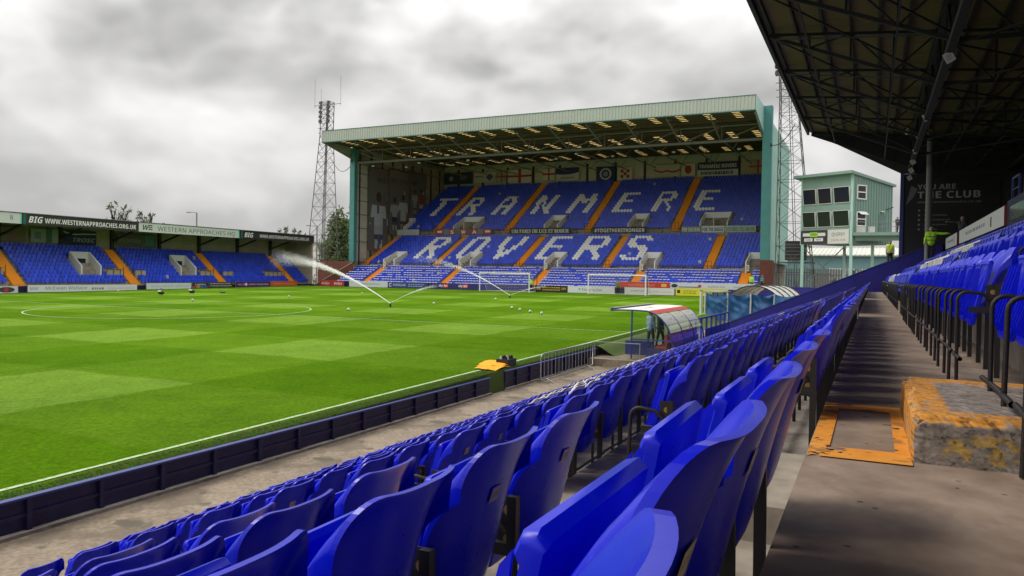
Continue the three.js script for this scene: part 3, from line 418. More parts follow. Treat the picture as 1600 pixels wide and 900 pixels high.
{ // sloping blue end wall of the seating block
  const t = thing('end_parapet', 'sloping solid blue wall closing the far end of the near seats', 'wall', [0, 0, -51.7]);
  const sh = new THREE.Shape([[-8.75, -0.6], [3.75, -0.6], [3.75, 5.45], [2.82, 5.25], [0.9, 4.4], [0.3, 4.15], [-8.6, 0.24], [-8.75, 0.1]].map(([x, y]) => new THREE.Vector2(x, y)));
  const g = new THREE.ExtrudeGeometry(sh, { depth: 0.16, bevelEnabled: true, bevelSize: 0.02, bevelThickness: 0.02, bevelSegments: 1 }); g.translate(0, 0, -0.2); put('panel', g, M.blueWall, t);
  new MB().bar([-8.6, 0.29, -0.12], [0.3, 4.2, -0.12], 0.24, 0.05).bar([0.3, 4.2, -0.12], [2.82, 5.3, -0.12], 0.24, 0.05).put('coping', M.blueSteel, t);
}
[[25.5, 10.2], [35.8, 10.45], [41.5, 10.6], [44.6, 10.4], [47.2, 10.2], [49.3, 10.0], [51.2, 9.8]].forEach(([D, y], i) => { // lamps on the girder
  const o = thing('lamp_housing', 'small white floodlight box hung below the roof girder', 'lamp', [1.86, y - 0.35, -D], 'floodlight boxes along the roof girder'), s = i < 2 ? 0.27 : 0.24;
  const g = new THREE.BoxGeometry(s, s * 1.15, s * 0.5, 1, 1, 1); const P = g.attributes.position; for (let k = 0; k < P.count; k++) if (P.getZ(k) < 0) P.setXY(k, P.getX(k) * 0.6, P.getY(k) * 0.6); g.computeVertexNormals(); const b = put('housing', g, M.white, o); b.rotation.set(0.3, 0.2, 0.5);
  B(-s * 0.3, s * 0.3, -s * 0.35, s * 0.35, s * 0.252, s * 0.26).put('glass', M.offWhite, b); new MB().bar([0, 0, 0], [0.04, 0.42, 0], 0.04).put('bracket', M.darkSteel, o);
});
{ const o = thing('security_camera', 'white gooseneck security camera bracket beside the steel column', 'camera', [2.05, 11.0, -49.8]); new MB().tube([[0, 0, 0], [0, 1.1, 0], [-0.06, 1.32, 0], [-0.2, 1.42, 0], [-0.36, 1.32, 0], [-0.4, 1.1, 0]], 0.05, 8).put('gooseneck', M.white, o); const s = new THREE.SphereGeometry(0.14, 14, 10); s.scale(1, 1.25, 1); s.translate(-0.4, 0.95, 0); put('dome', s, M.offWhite, o); new MB().tube([[0, 0.02, 0], [0.7, 0.02, 0.9]], 0.04, 6).put('arm', M.darkSteel, o); }
// ---------- the end stand ----------
const KX0 = -75, KX1 = -12.5;
const tiers = [{ D: 93.4, y: 1.15, dd: 0.74, dy: 0.34, n: 8 }, { D: 99.75, y: 4.3, dd: 0.74, dy: 0.37, n: 13 }, { D: 110.5, y: 10.2, dd: 0.75, dy: 0.46, n: 20 }];
const stairsX = [[-69.8, -56, -41.7, -28, -14.4], [-74.1, -60.7, -46.85, -33.25, -19.4], [-67.3, -53.7, -39.9, -26.3]];
const vomX = [[], [-69, -55.3, -41.3, -27.3, -13.55], [-74.6, -61.6, -45.9, -32.2, -20.7]];
const kop = thing('end_stand', 'large two tier stand with white lettering in its blue seats under a wide roof', 'stand');
{
  const t = kop;
  tiers.forEach((T, k) => {
    const m = new MB(); for (let i = 0; i < T.n; i++) m.box(KX0, KX1, i ? T.y + T.dy * i - T.dy - 0.05 : T.y - (k ? 1.2 : 0.9), T.y + T.dy * i, -(T.D + T.dd * i), -(T.D + T.dd * (i + 1)) - (i === T.n - 1 ? 0.4 : 0)); m.put('terrace', M.concrete, t);
    for (const x of stairsX[k]) { const s = new MB(); for (let i = 0; i < T.n * 2; i++) s.box(x - 0.58, x + 0.58, T.y + T.dy * (i / 2) - 0.2, T.y + T.dy * ((i + 1) / 2) + 0.02, -(T.D + T.dd * (i / 2)) + 0.1, -(T.D + T.dd * ((i + 1) / 2))); s.put('stair_flight', M.orangeFar, t);
      const rail = new MB(); for (const q of [-0.5, 0, 0.5]) rail.bar([x + q, T.y, -T.D + 0.22], [x + q, T.y + 1.05, -T.D + 0.22], 0.05); rail.bar([x - 0.55, T.y + 1.05, -T.D + 0.22], [x + 0.55, T.y + 1.05, -T.D + 0.22], 0.05); if (k) rail.put('stair_rail', M.darkSteel, t); }
  });
  // cross gangways and the walls behind them
  B(KX0, KX1, 2.6, 3.62, -99.3, -99.72).put('gangway', M.concrete, t);
  for (let x = KX0 + 1; x < KX1 - 3; x += 13.8) { const w = B(x + 1, x + 4.2, 3.63, 4.5, -99.66, -99.74).put('gangway_wall', M.blockWall, t); }
  { const m = new MB(); for (let x = KX0 + 1; x < KX1; x += 1.15) m.bar([x, 3.6, -99.62], [x, 4.75, -99.62], 0.035); m.bar([KX0, 4.75, -99.62], [KX1, 4.75, -99.62], 0.05); m.put('gangway_railing', M.darkSteel, t); }
  B(KX0, KX1, 8.2, 9.32, -109.75, -110.5).put('upper_gangway', M.concrete, t);
  B(KX0, KX1, 9.2, 9.62, -109.7, -109.76).put('tier_wall', M.blockWall, t);
  { const m = new MB(); for (let x = KX0; x < KX1; x += 1.2) m.bar([x, 9.6, -109.72], [x, 10.3, -109.72], 0.035); m.bar([KX0, 10.3, -109.72], [KX1, 10.3, -109.72], 0.05); m.put('tier_railing', M.darkSteel, t); }
  B(KX0, KX1, 0.3, 1.7, -93.1, -93.35).put('front_wall', M.navy, t);
  // stairway boxes
  vomX.forEach((xs, k) => xs.forEach((x, i) => {
    const T = tiers[k], hw = k === 2 && (i === 1 || i === 4) ? 1.85 : k === 2 ? 1.05 : 0.92, m = new MB(), n = 4.2, yb = T.y + T.dy * n + 0.75, y0 = T.y - 0.6, z0 = -(T.D - 0.55), z1 = -(T.D + T.dd * n);
    for (const s of [-1, 1]) { const a = x + s * hw, b = a + s * 0.14, q = Math.min(a, b), w = Math.max(a, b); m.hexa([[q, y0, z0], [w, y0, z0], [w, y0, z1], [q, y0, z1], [q, T.y + 0.95, z0], [w, T.y + 0.95, z0], [w, yb, z1], [q, yb, z1]]); }
    m.box(x - hw - 0.14, x + hw + 0.14, y0 + 1.4, yb + 0.02, z1, z1 - 0.14); m.put('stairway_parapet', M.white, t);
    B(x - hw * 0.45, x + hw * 0.45, y0, T.y + 1.15, z1 + 0.06, z1 + 0.03).put('doorway', M.glassDark, t);
    B(x - hw, x + hw, y0 - 0.05, y0 + 0.02, z0, z1).put('landing', M.concrete, t);
    if (hw > 1.5) B(x - 0.07, x + 0.07, y0, T.y + 1.5, z0 - 0.1, z1).put('dividing_wall', M.paleWall, t);
  }));
  const letterN = panel(0.9, 0.9, (g, w, h) => fit(g, 'N', w * 0.2, h * 0.52, w * 0.6, h * 0.8, '#3a3a34', 'serif', ''), '#cfcabd', 60); [0, 1, 2, 3, 4].forEach((i) => { const x = vomX[1][i]; face([x - 1.05, 4.1, -99.18], [x - 0.55, 4.1, -99.18], [x - 0.55, 4.9, -99.18], [x - 1.05, 4.9, -99.18]).put('letter_panel', letterN, t); });
  // back and side walls
  B(KX0, KX1, 0, 24.2, -126.2, -126.5).put('back_wall', M.paleWall, t);
  for (let x = KX0 + 3; x < KX1; x += 5.2) B(x, x + 0.35, 19, 22.9, -125.95, -126.19).put('wall_column', M.darkSteel, t);
  B(KX0 - 0.3, KX0, 0.3, 23.9, -98.4, -126.5).put('side_wall', M.blockWall, t);
  new MB().box(KX0 + 0.002, KX0 + 0.05, 4.9, 20.5, -98.45, -101.4).put('side_wall_panel', M.paleWall, t);
  for (let D = 99.2; D < 126; D += 3.1) B(KX0 + 0.003, KX0 + 0.2, 3, 22.6, -D, -D - 0.2).put('wall_column', M.darkSteel, t);
  for (let y = 8; y < 22; y += 2.2) B(KX0 + 0.004, KX0 + 0.11, y, y + 0.14, -98.5, -126).put('wall_rail', M.greySteel, t);
  B(KX1, KX1 + 0.3, 5.4, 23.6, -98.4, -126.5).put('side_cladding', M.paleTeal, t);
  for (let D = 99.5; D < 126; D += 0.9) B(KX1 + 0.3, KX1 + 0.34, 5.45, 23.5, -D, -D - 0.25).put('cladding_rib', M.paleTeal, t);
  B(KX0 - 0.55, KX0 + 0.35, 4.85, 22.9, -97.6, -98.4).put('corner_column', M.teal, t); B(KX1 - 0.1, KX1 + 1.0, 5.5, 24.45, -97.3, -98.38).put('corner_column', M.teal, t);
  B(KX1 - 0.05, KX1 + 1.3, 0.3, 5.5, -97.2, -99.8).put('brick_pier', M.brick, t);
  { const m = new MB(); m.hexa([[KX0 - 8.5, 0.2, -99.6], [KX0 + 0.2, 0.2, -97.2], [KX0 + 0.2, 0.2, -97.6], [KX0 - 8.5, 0.2, -100], [KX0 - 8.5, 4.9, -99.6], [KX0 + 0.2, 4.85, -97.2], [KX0 + 0.2, 4.85, -97.6], [KX0 - 8.5, 4.9, -100]]); m.put('brick_wall', M.brick, t); new MB().bar([KX0 - 6, 0.9, -95.8], [KX0 + 0.6, 4.7, -97.1], 0.3, 0.14).put('ramp_coping', M.blockWall, t); new MB().hexa([[KX0 - 6, 0.2, -95.7], [KX0 + 0.6, 0.2, -97], [KX0 + 0.6, 0.2, -97.18], [KX0 - 6, 0.2, -95.9], [KX0 - 6, 0.85, -95.7], [KX0 + 0.6, 4.6, -97], [KX0 + 0.6, 4.6, -97.18], [KX0 - 6, 0.85, -95.9]]).put('ramp_wall', M.brick, t); }
  // roof: fascia, deck with openings for the rooflights, trusses
  const F = 90.8, yb = 22.72, yt = 24.37;
  B(KX0 - 0.5, KX1 - 0.1, yb, yt, -F, -F - 0.2).put('fascia', M.fascia, t);
  { const m = new MB(); for (let x = KX0 - 0.4; x < KX1 - 0.2; x += 0.42) m.box(x, x + 0.16, yb + 0.06, yt - 0.06, -F + 0.045, -F - 0.01); m.put('fascia_ribs', M.fascia, t); }
  new MB().box(KX0 - 0.55, KX1 - 0.05, yt, yt + 0.07, -F + 0.06, -F - 0.25).box(KX0 - 0.55, KX1 - 0.05, yb - 0.08, yb, -F + 0.06, -F - 0.25).put('fascia_trim', M.trim, t);
  const rt = (D) => yb + 0.15 + (D - F) * 0.02;
  for (const [x, m2] of [[KX0 - 0.5, M.fascia], [KX1 - 0.1, M.paleTeal]]) new MB().hexa([[x - 0.04, yb - 0.1, -F], [x + 0.1, yb - 0.1, -F], [x + 0.1, 21.2, -97.6], [x - 0.04, 21.2, -97.6], [x - 0.04, yt, -F], [x + 0.1, yt, -F], [x + 0.1, yt + 0.1, -97.6], [x - 0.04, yt + 0.1, -97.6]]).put('verge_board', m2, t);
  const bands = [[F + 0.2, 92], [96.4, 106], [112, 119.5], [124.3, 126.6]], holes = [[92, 96.4], [106, 112], [119.5, 124.3]]; // solid strips and the strips with rooflights between them
  const m = new MB(), step = 3.4; const slab = (x0, x1, a, b) => m.hexa([[x0, rt(a), -a], [x1, rt(a), -a], [x1, rt(b), -b], [x0, rt(b), -b], [x0, rt(a) + 0.15, -a], [x1, rt(a) + 0.15, -a], [x1, rt(b) + 0.15, -b], [x0, rt(b) + 0.15, -b]]);
  for (const [a, b] of bands) slab(KX0 - 0.4, KX1 - 0.2, a, b);
  const pur = new MB(), purlin = (D) => pur.box(KX0, KX1, rt(D) - 0.05, rt(D) - 0.005, -D + 0.05, -D - 0.05);
  holes.forEach(([a, b], hi) => { let x = KX0 - 0.4; const d = (b - a) / 4; for (let k = 0; k <= 4; k++) purlin(a + d * k);
    for (let c = KX0 + 1.6 + hi * 0.35; c < KX1 - 1.5; c += step) { slab(x, c, a, b); x = c + 0.95; for (let k = 0; k < 4; k++) { const q = a + d * (k + 0.18), e = a + d * (k + 0.78); new MB().quad([c, rt(q) + 0.02, -q], [x, rt(q) + 0.02, -q], [x, rt(e) + 0.02, -e], [c, rt(e) + 0.02, -e]).put('rooflight', M.rooflight, t); slab(c, x, a + d * (k - (k ? 0.22 : 0)), q); } slab(c, x, b - d * 0.22, b); } slab(x, KX1 - 0.2, a, b); });
  for (let D = 99; D < 104; D += 1.7) purlin(D); for (let D = 115; D < 119; D += 1.7) purlin(D); pur.put('purlins', M.darkSteel, t);
  m.put('roof_deck', M.deck, t);
  { const g = new MB(), D = 98.3, yc = 20.6; g.tube([[KX0 + 0.3, yc, -D], [KX1 - 0.1, yc, -D]], 0.2, 10); g.tube([[KX0 + 0.3, 22.5, -D], [KX1 - 0.1, 22.5, -D]], 0.12, 8); const n = 12, w = (KX1 - KX0) / n; for (let i = 0; i < n; i++) { const x = KX0 + w * i; g.tube([[x + w, yc, -D], [x + w, 22.5, -D]], 0.07, 6); g.tube(i < n / 2 ? [[x, 22.5, -D], [x + w, yc, -D]] : [[x, yc, -D], [x + w, 22.5, -D]], 0.09, 6); } g.put('front_girder', M.greySteel, t); }
  for (let i = 0; i <= 12; i++) { const x = KX0 + 0.2 + (KX1 - KX0 - 0.4) * i / 12, g = new MB(); const bot = (D) => lerp(22.4, 20.75, clamp((D - F) / 7.5)); g.bar([x, 22.45, -F - 0.3], [x, 20.75, -98.2], 0.12, 0.14); g.bar([x, 20.9, -98.4], [x, 21.6, -126], 0.12, 0.14); const Ds = [F + 0.4, 93.5, 96, 98.3, 103, 108, 113, 118, 122, 126]; for (let k = 0; k + 1 < Ds.length; k++) { const y0 = Ds[k] < 98.3 ? bot(Ds[k]) : lerp(20.9, 21.6, (Ds[k] - 98.3) / 27.7); g.bar([x, y0, -Ds[k]], [x, rt(Ds[k + 1]) - 0.2, -Ds[k + 1]], 0.07); } g.put('roof_truss', M.greySteel, t); }
  for (let i = 0; i < 14; i++) { const x = KX0 + 3 + i * 4.3, s = new THREE.SphereGeometry(0.28, 10, 8); s.scale(1, 0.55, 1); s.translate(x, 20.05 + (i % 3) * 0.05, -98.9 - (i % 2) * 3); put('roof_lamp', s, M.offWhite, t); }
}
{ // seats of the end stand; white ones spell the club's name
  const glyph = { T: ['1111111', '0011000', '0011000', '0011000', '0011000', '0011000', '0011000', '0011000'], R: ['1111110', '1100011', '1100011', '1111110', '1101100', '1100110', '1100011', '1100011'], A: ['0011100', '0110110', '1100011', '1100011', '1111111', '1100011', '1100011', '1100011'], N: ['1100011', '1110011', '1110011', '1101011', '1101011', '1100111', '1100111', '1100011'], M: ['11000011', '11100111', '11111111', '11011011', '11000011', '11000011', '11000011', '11000011'], E: ['1111111', '1100000', '1100000', '1111100', '1100000', '1100000', '1100000', '1111111'], O: ['0111110', '1100011', '1100011', '1100011', '1100011', '1100011', '1100011', '1100011', '1100011', '0111110'], V: ['11000011', '11000011', '11000011', '11000011', '11000110', '01100110', '01101100', '00111100', '00111000', '00110000'], S: ['0111110', '1100011', '1100000', '1110000', '0111110', '0000111', '0000011', '0000011', '1100011', '0111110'], R2: ['1111110', '1100011', '1100011', '1100011', '1111110', '1111100', '1101100', '1100110', '1100011', '1100011'], E2: ['1111111', '1100000', '1100000', '1100000', '1111110', '1100000', '1100000', '1100000', '1100000', '1111111'] };
  const words = [null, [['R2', -66.1, -62.5], ['O', -58.9, -55.1], ['V', -53, -49], ['E2', -45, -41.6], ['R2', -38.9, -35.3], ['S', -32, -28.6]], [['T', -72.7, -69], ['R', -66, -62.8], ['A', -59.3, -56.3], ['N', -52.1, -48.8], ['M', -45.4, -41.7], ['E', -37.6, -34.4], ['R', -31.3, -28.3], ['E', -24.8, -21.7]]], rowsOf = [null, [2, 12], [6, 14]];
  const white = (k, x, i) => { if (!words[k]) return false; const [a, b] = rowsOf[k]; if (i < a || i >= b) return false; for (const [c, x0, x1] of words[k]) if (x >= x0 && x < x1) { const g = glyph[c], r = Math.floor((b - 1 - i) / (b - a) * g.length), q = Math.floor((x - x0) / (x1 - x0) * g[0].length); return g[r]?.[q] === '1'; } return false; };
  const spots = [], r = rng(17);
  tiers.forEach((T, k) => { for (let i = 0; i < T.n; i++) for (let x = KX0 + 0.4 + (k === 2 ? 0.05 * i : 0); x < KX1 - 0.3; x += 0.49) { if (stairsX[k].some((s) => Math.abs(s - x) < 0.78)) continue; if (vomX[k].some((s, j) => Math.abs(s - x) < (k === 2 && (j === 1 || j === 4) ? 2.35 : 1.4) && i < 5)) continue; spots.push([x, T.y + T.dy * i, -(T.D + T.dd * i) - 0.55, white(k, x, i), k]); } });
  const m = new MB(); // plain shell with its pan tipped up, facing the pitch (+z)
  m.add(surf(4, 3, (u, v) => { const a = u * 2 - 1; return [0.215 * a, 0.42 + 0.42 * v - 0.06 * Math.abs(a) ** 4 * v, -0.06 * v + 0.05 * a * a]; }));
  m.add(surf(4, 1, (u, v) => { const a = u * 2 - 1; return [0.215 * a, 0.84 - 0.06 * Math.abs(a) ** 4, -0.06 - 0.03 * v + 0.05 * a * a]; }));
  m.add(surf(2, 2, (u, v) => [0.2 * (u * 2 - 1), 0.34 + 0.38 * v, 0.13 - 0.03 * v])); m.add(surf(2, 2, (u, v) => [0.2 * (u * 2 - 1), 0.72, 0.04 + 0.06 * v])); m.add(surf(1, 1, (u, v) => [0.2 * (u * 2 - 1), 0.34, 0.06 + 0.07 * v]));
  const grp = new THREE.Group(); grp.name = 'end_stand_seats'; scene.add(grp); tag(grp, 'blue seats of the end stand, white ones spelling TRANMERE ROVERS', 'seats', undefined, 'stuff');
  const im = new THREE.InstancedMesh(m.geo(), M.farSeat, spots.length), mt = new THREE.Matrix4(), cc = new THREE.Color();
  spots.forEach(([x, y, z, w, k], i) => { mt.makeRotationY((r() - 0.5) * 0.12).setPosition(x, y + (r() - 0.5) * 0.03, z); im.setMatrixAt(i, mt); const f = 0.8 + 0.4 * r(), o = r(); w ? cc.setRGB(0.86, 0.85, 0.82) : o < 0.006 ? cc.setRGB(0.4, 0.42, 0.5) : cc.setRGB(0.022 * f, 0.066 * f, 0.66 * f); im.setColorAt(i, cc); });
  im.name = 'seat_instances'; im.userData.kind = 'stuff'; im.castShadow = im.receiveShadow = true; grp.add(im);
  // sky glints on the seat lips of the lowest block, painted as white strips
  const edged = spots.map((q, i) => [q, i]).filter(([q]) => q[4] === 0 && r() < 0.92), lipGlintG = new MB().add(surf(3, 4, (u, v) => { const q = v * 2.6 - 0.3; return [0.2 * (u * 2 - 1), 0.68 + 0.06 * Math.sin(q), 0.115 + 0.06 * Math.cos(q)]; })).geo(), lip = new THREE.InstancedMesh(lipGlintG, M.whiteSeat, edged.length);
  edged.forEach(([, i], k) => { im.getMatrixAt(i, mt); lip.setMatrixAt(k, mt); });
  lip.name = 'seat_lip_glints'; lip.userData.kind = 'stuff'; grp.add(lip);
}
{ // banners hung in the end stand
  const flag = (name, label, a, b, y0, y1, D, bg, draw, px = 60) => { const t = thing(name, label, 'banner', [a, y0, -D]), w = b - a, h = y1 - y0; const g = surf(10, 4, (u, v) => [w * u, h * v - 0.05 * Math.sin(u * Math.PI) * v, 0.05 + 0.05 * Math.sin(u * 7 + v * 3)]); put('cloth', g, panel(w, h, draw, bg, px), t); new MB().bar([0, h, 0], [w, h, 0], 0.05).put('rope', M.darkSteel, t); };
  const cross = (c) => (g, w, h) => { g.fillStyle = c; g.fillRect(w * 0.44, 0, w * 0.12, h); g.fillRect(0, h * 0.42, w, h * 0.16); };
  flag('fan_banner', 'navy banner with white emblem high on the left of the back wall', -74.8, -68.6, 20.2, 22.4, 125.7, '#27304f', (g, w, h) => { fit(g, 'TRFC', w * 0.55, h * 0.5, w * 0.25, h * 0.4, '#7d86a3'); g.fillStyle = '#7d86a3'; g.beginPath(); g.arc(w * 0.25, h * 0.5, h * 0.22, 0, 7); g.fill(); });
  flag('fan_banner', 'pale flag with a blue diamond on the stand back wall', -68.3, -63.7, 20.3, 22.3, 125.7, '#b3b2ad', (g, w, h) => { g.fillStyle = '#3b4a80'; g.beginPath(); g.moveTo(w * 0.72, h * 0.15); g.lineTo(w * 0.9, h * 0.5); g.lineTo(w * 0.72, h * 0.85); g.lineTo(w * 0.54, h * 0.5); g.fill(); g.fillStyle = '#777'; g.fillRect(w * 0.05, h * 0.35, w * 0.4, h * 0.12); });
  flag('fan_banner', 'faded buff flag with a red cross on the back wall', -63.5, -61.5, 20.3, 22.3, 125.7, '#a39a86', cross('#8d3a34'));
  flag('fan_banner', 'large white flag with a red cross and small print', -61.2, -56.4, 20.0, 22.5, 125.7, '#c6c4be', cross('#a82c2c'));
  flag('fan_banner', 'small white flag with red cross beside a navy striped flag', -54.2, -51.8, 20.3, 22.4, 125.7, '#c6c4be', cross('#a82c2c'));
  flag('fan_banner', 'navy over white draped flag with faint lettering', -51.6, -47.2, 20.0, 22.3, 125.7, '#bfc0c2', (g, w, h) => { g.fillStyle = '#26336e'; g.beginPath(); g.moveTo(0, 0); g.lineTo(w, 0); g.lineTo(w, h * 0.35); g.quadraticCurveTo(w * 0.5, h * 0.6, 0, h * 0.45); g.fill(); g.fillStyle = '#8a8f99'; g.fillRect(w * 0.2, h * 0.7, w * 0.6, h * 0.12); });
  flag('fan_banner', 'square navy banner with a round white ring emblem', -44, -40.6, 19.7, 22.2, 125.7, '#26335f', (g, w, h) => { g.strokeStyle = '#b9bcc4'; g.lineWidth = w * 0.09; g.beginPath(); g.arc(w * 0.5, h * 0.5, h * 0.36, 0, 7); g.stroke(); g.fillStyle = '#8890a8'; g.beginPath(); g.arc(w * 0.5, h * 0.5, h * 0.18, 0, 7); g.fill(); });
  flag('fan_banner', 'white square flag with a red saltire rose emblem', -40.1, -37.5, 19.7, 22.0, 125.7, '#c4c0b8', (g, w, h) => { g.fillStyle = '#9c3531'; for (const [x, y] of [[0.3, 0.3], [0.7, 0.3], [0.3, 0.7], [0.7, 0.7], [0.5, 0.5]]) { g.beginPath(); g.arc(w * x, h * y, h * 0.13, 0, 7); g.fill(); } });
  flag('fan_banner', 'white flag with a sagging red stripe', -33.7, -29.3, 20.0, 22.1, 125.7, '#b7b4ab', (g, w, h) => { g.strokeStyle = '#a23a34'; g.lineWidth = h * 0.14; g.beginPath(); g.moveTo(0, h * 0.4); g.quadraticCurveTo(w * 0.25, h * 0.75, w * 0.5, h * 0.5); g.quadraticCurveTo(w * 0.75, h * 0.75, w, h * 0.45); g.stroke(); });
  flag('fan_banner', 'white square flag with a red rose shield', -29.1, -26.8, 20.0, 22.1, 125.7, '#c4bfb6', (g, w, h) => { g.fillStyle = '#a33431'; g.beginPath(); g.ellipse(w * 0.5, h * 0.48, w * 0.25, h * 0.34, 0, 0, 7); g.fill(); });
  flag('fan_banner', 'navy and white banner reading TRANMERE ROVERS', -26.4, -19.9, 19.8, 22.1, 125.7, '#c2c3c4', (g, w, h) => { g.fillStyle = '#26335f'; g.fillRect(0, 0, w, h * 0.55); fit(g, 'TRANMERE ROVERS', w * 0.04, h * 0.28, w * 0.92, h * 0.36, '#cfd2d8'); printLines(g, w, h, 1, '#4a5470', 0.66, 0.7, 0.08, 0.92, 6); });
  flag('fan_banner', 'faded buff flag with red pattern beside the right column', -19, -15.4, 20.0, 22.1, 125.7, '#a89c88', (g, w, h) => { g.fillStyle = '#9a463b'; g.fillRect(w * 0.55, 0, w * 0.1, h); g.fillRect(w * 0.2, h * 0.4, w * 0.75, h * 0.14); });
  const board = (label, a, b, txt, bg, fg, font = 'sans-serif', extra) => { const t = thing('tier_banner', label, 'banner', [a, 9.66, -109.66]), w = b - a, h = 0.95; put('sheet', surf(12, 2, (u, v) => [w * u, h * v, 0.04 + 0.015 * Math.sin(u * 9)]), panel(w, h, (g, W, H) => { if (txt) fit(g, txt, W * 0.03, H * 0.54, W * 0.94, H * 0.8, fg, font); extra?.(g, W, H); }, bg, 70), t); B(0, w, h - 0.03, h + 0.02, 0.01, -0.02).put('rail', M.darkSteel, t); };
  board('plain pale sheet hung on the tier rail beside the left wall', -74.6, -70.1, '', '#b9bab8', '#555');
  board('red and grey banner with big white letters on the tier rail', -66.8, -56.2, '', '#a8473a', '#fff', 'sans-serif', (g, w, h) => { ['#7d7a78', '#6f6b6c', '#75605c', '#7a7876'].forEach((c, i) => { g.fillStyle = c; g.fillRect(w * (0.15 + 0.2 * i), 0, w * 0.1, h); }); ['S', 'W', 'A'].forEach((c, i) => fit(g, c, w * (0.265 + 0.2 * i), h * 0.54, w * 0.075, h * 0.85, '#efe8e2')); g.fillStyle = '#e6ddd6'; g.fillRect(w * 0.03, h * 0.3, w * 0.09, h * 0.35); g.fillRect(w * 0.89, h * 0.3, w * 0.09, h * 0.35); });
  board('dark banner reading UBI FIDES IBI LUX ET ROBUR', -52.9, -42.4, 'UBI FIDES IBI LUX ET ROBUR', '#3a3a38', '#e2ddd0', 'serif');
  board('dark banner reading #TOGETHERSTRONGER', -38.8, -30.4, '#TOGETHERSTRONGER', '#34343a', '#dcd9d2');
  board('small grey banner reading FOR THE FANS on the tier rail', -25.2, -22.4, 'FOR THE FANS', '#75807a', '#d9dcd8');
  board('white banner reading FOR THE BADGE on the tier rail', -22.3, -19.1, 'FOR THE BADGE', '#cfd2d0', '#34383c');
  board('pale green banner reading FOOTBALL TILL WE DIE', -19, -14.8, 'FOOTBALL TILL WE DIE', '#aebfae', '#5c7466');
  // tall mural sheets on the side wall, footballers in white and blue
  const mural = (label, Da, Db, y0, y1, draw) => { const t = thing('mural_banner', label, 'banner', [-74.7, y0, -Da]), w = Db - Da, h = y1 - y0; face([0, 0, 0], [0, 0, -w], [0, h, -w], [0, h, 0]).put('print', panel(w, h, draw, '#6a6866', 46), t); new MB().bar([0, h, 0], [0, h, -w], 0.08).put('batten', M.darkSteel, t); };
  const player = (g, x, y, s, shirt, shorts) => { g.fillStyle = '#4a3a32'; g.beginPath(); g.ellipse(x, y - s * 0.4, s * 0.075, s * 0.09, 0, 0, 7); g.fill(); g.fillStyle = shirt; g.beginPath(); g.moveTo(x - s * 0.2, y - s * 0.25); g.lineTo(x + s * 0.2, y - s * 0.25); g.lineTo(x + s * 0.24, y - s * 0.02); g.lineTo(x + s * 0.13, y - s * 0.04); g.lineTo(x + s * 0.13, y + s * 0.12); g.lineTo(x - s * 0.13, y + s * 0.12); g.lineTo(x - s * 0.13, y - s * 0.04); g.lineTo(x - s * 0.24, y - s * 0.02); g.fill(); g.fillStyle = shorts; g.fillRect(x - s * 0.13, y + s * 0.12, s * 0.26, s * 0.15); g.fillStyle = '#5a463c'; g.fillRect(x - s * 0.11, y + s * 0.27, s * 0.08, s * 0.14); g.fillRect(x + s * 0.04, y + s * 0.27, s * 0.08, s * 0.14); g.fillStyle = shirt; g.fillRect(x - s * 0.11, y + s * 0.36, s * 0.08, s * 0.16); g.fillRect(x + s * 0.04, y + s * 0.36, s * 0.08, s * 0.16); };
  const splash = (g, w, h, seed) => { const r = rng(seed); for (let i = 0; i < 26; i++) { g.fillStyle = ['#7d7b80', '#8a5148', '#4f5d80', '#a8a6a2', '#64605f'][i % 5]; g.fillRect(w * r(), h * (0.3 + 0.7 * r()), w * (0.05 + 0.12 * r()), h * (0.02 + 0.1 * r())); } };
  mural('tall mural sheet with a large footballer in white and number 0151', 101.5, 107.1, 6.8, 20.5, (g, w, h) => { splash(g, w, h, 2); fit(g, 'GET IN', w * 0.1, h * 0.05, w * 0.8, h * 0.05, '#a05248'); fit(g, '0151', w * 0.42, h * 0.14, w * 0.56, h * 0.085, '#3d3f4a'); player(g, w * 0.5, h * 0.62, h * 0.68, '#b9bcc0', '#a9adb4'); g.fillStyle = '#3f5f96'; g.fillRect(w * 0.42, h * 0.45, w * 0.1, h * 0.1); g.fillRect(w * 0.5, h * 0.8, w * 0.14, h * 0.12); });
  mural('tall mural sheet with two footballers and number 201 1111', 107.3, 113.4, 9.6, 20.9, (g, w, h) => { splash(g, w, h, 3); fit(g, 'SEASON CARD', w * 0.08, h * 0.06, w * 0.84, h * 0.05, '#8f5a52'); fit(g, '201 1111', w * 0.05, h * 0.17, w * 0.9, h * 0.095, '#3d3f4a'); player(g, w * 0.28, h * 0.66, h * 0.5, '#a3a7ae', '#343b58'); player(g, w * 0.7, h * 0.62, h * 0.55, '#b4b6b8', '#b4b6b8'); });
  mural('tall mural sheet with small footballers beside the back corner', 113.6, 119.2, 12.6, 21.2, (g, w, h) => { splash(g, w, h, 4); g.fillStyle = '#4a4d58'; g.fillRect(w * 0.1, h * 0.18, w * 0.3, h * 0.08); player(g, w * 0.3, h * 0.6, h * 0.5, '#9a9ea6', '#8a8f9a'); player(g, w * 0.68, h * 0.58, h * 0.55, '#8e4b46', '#b0b2b4'); });
}
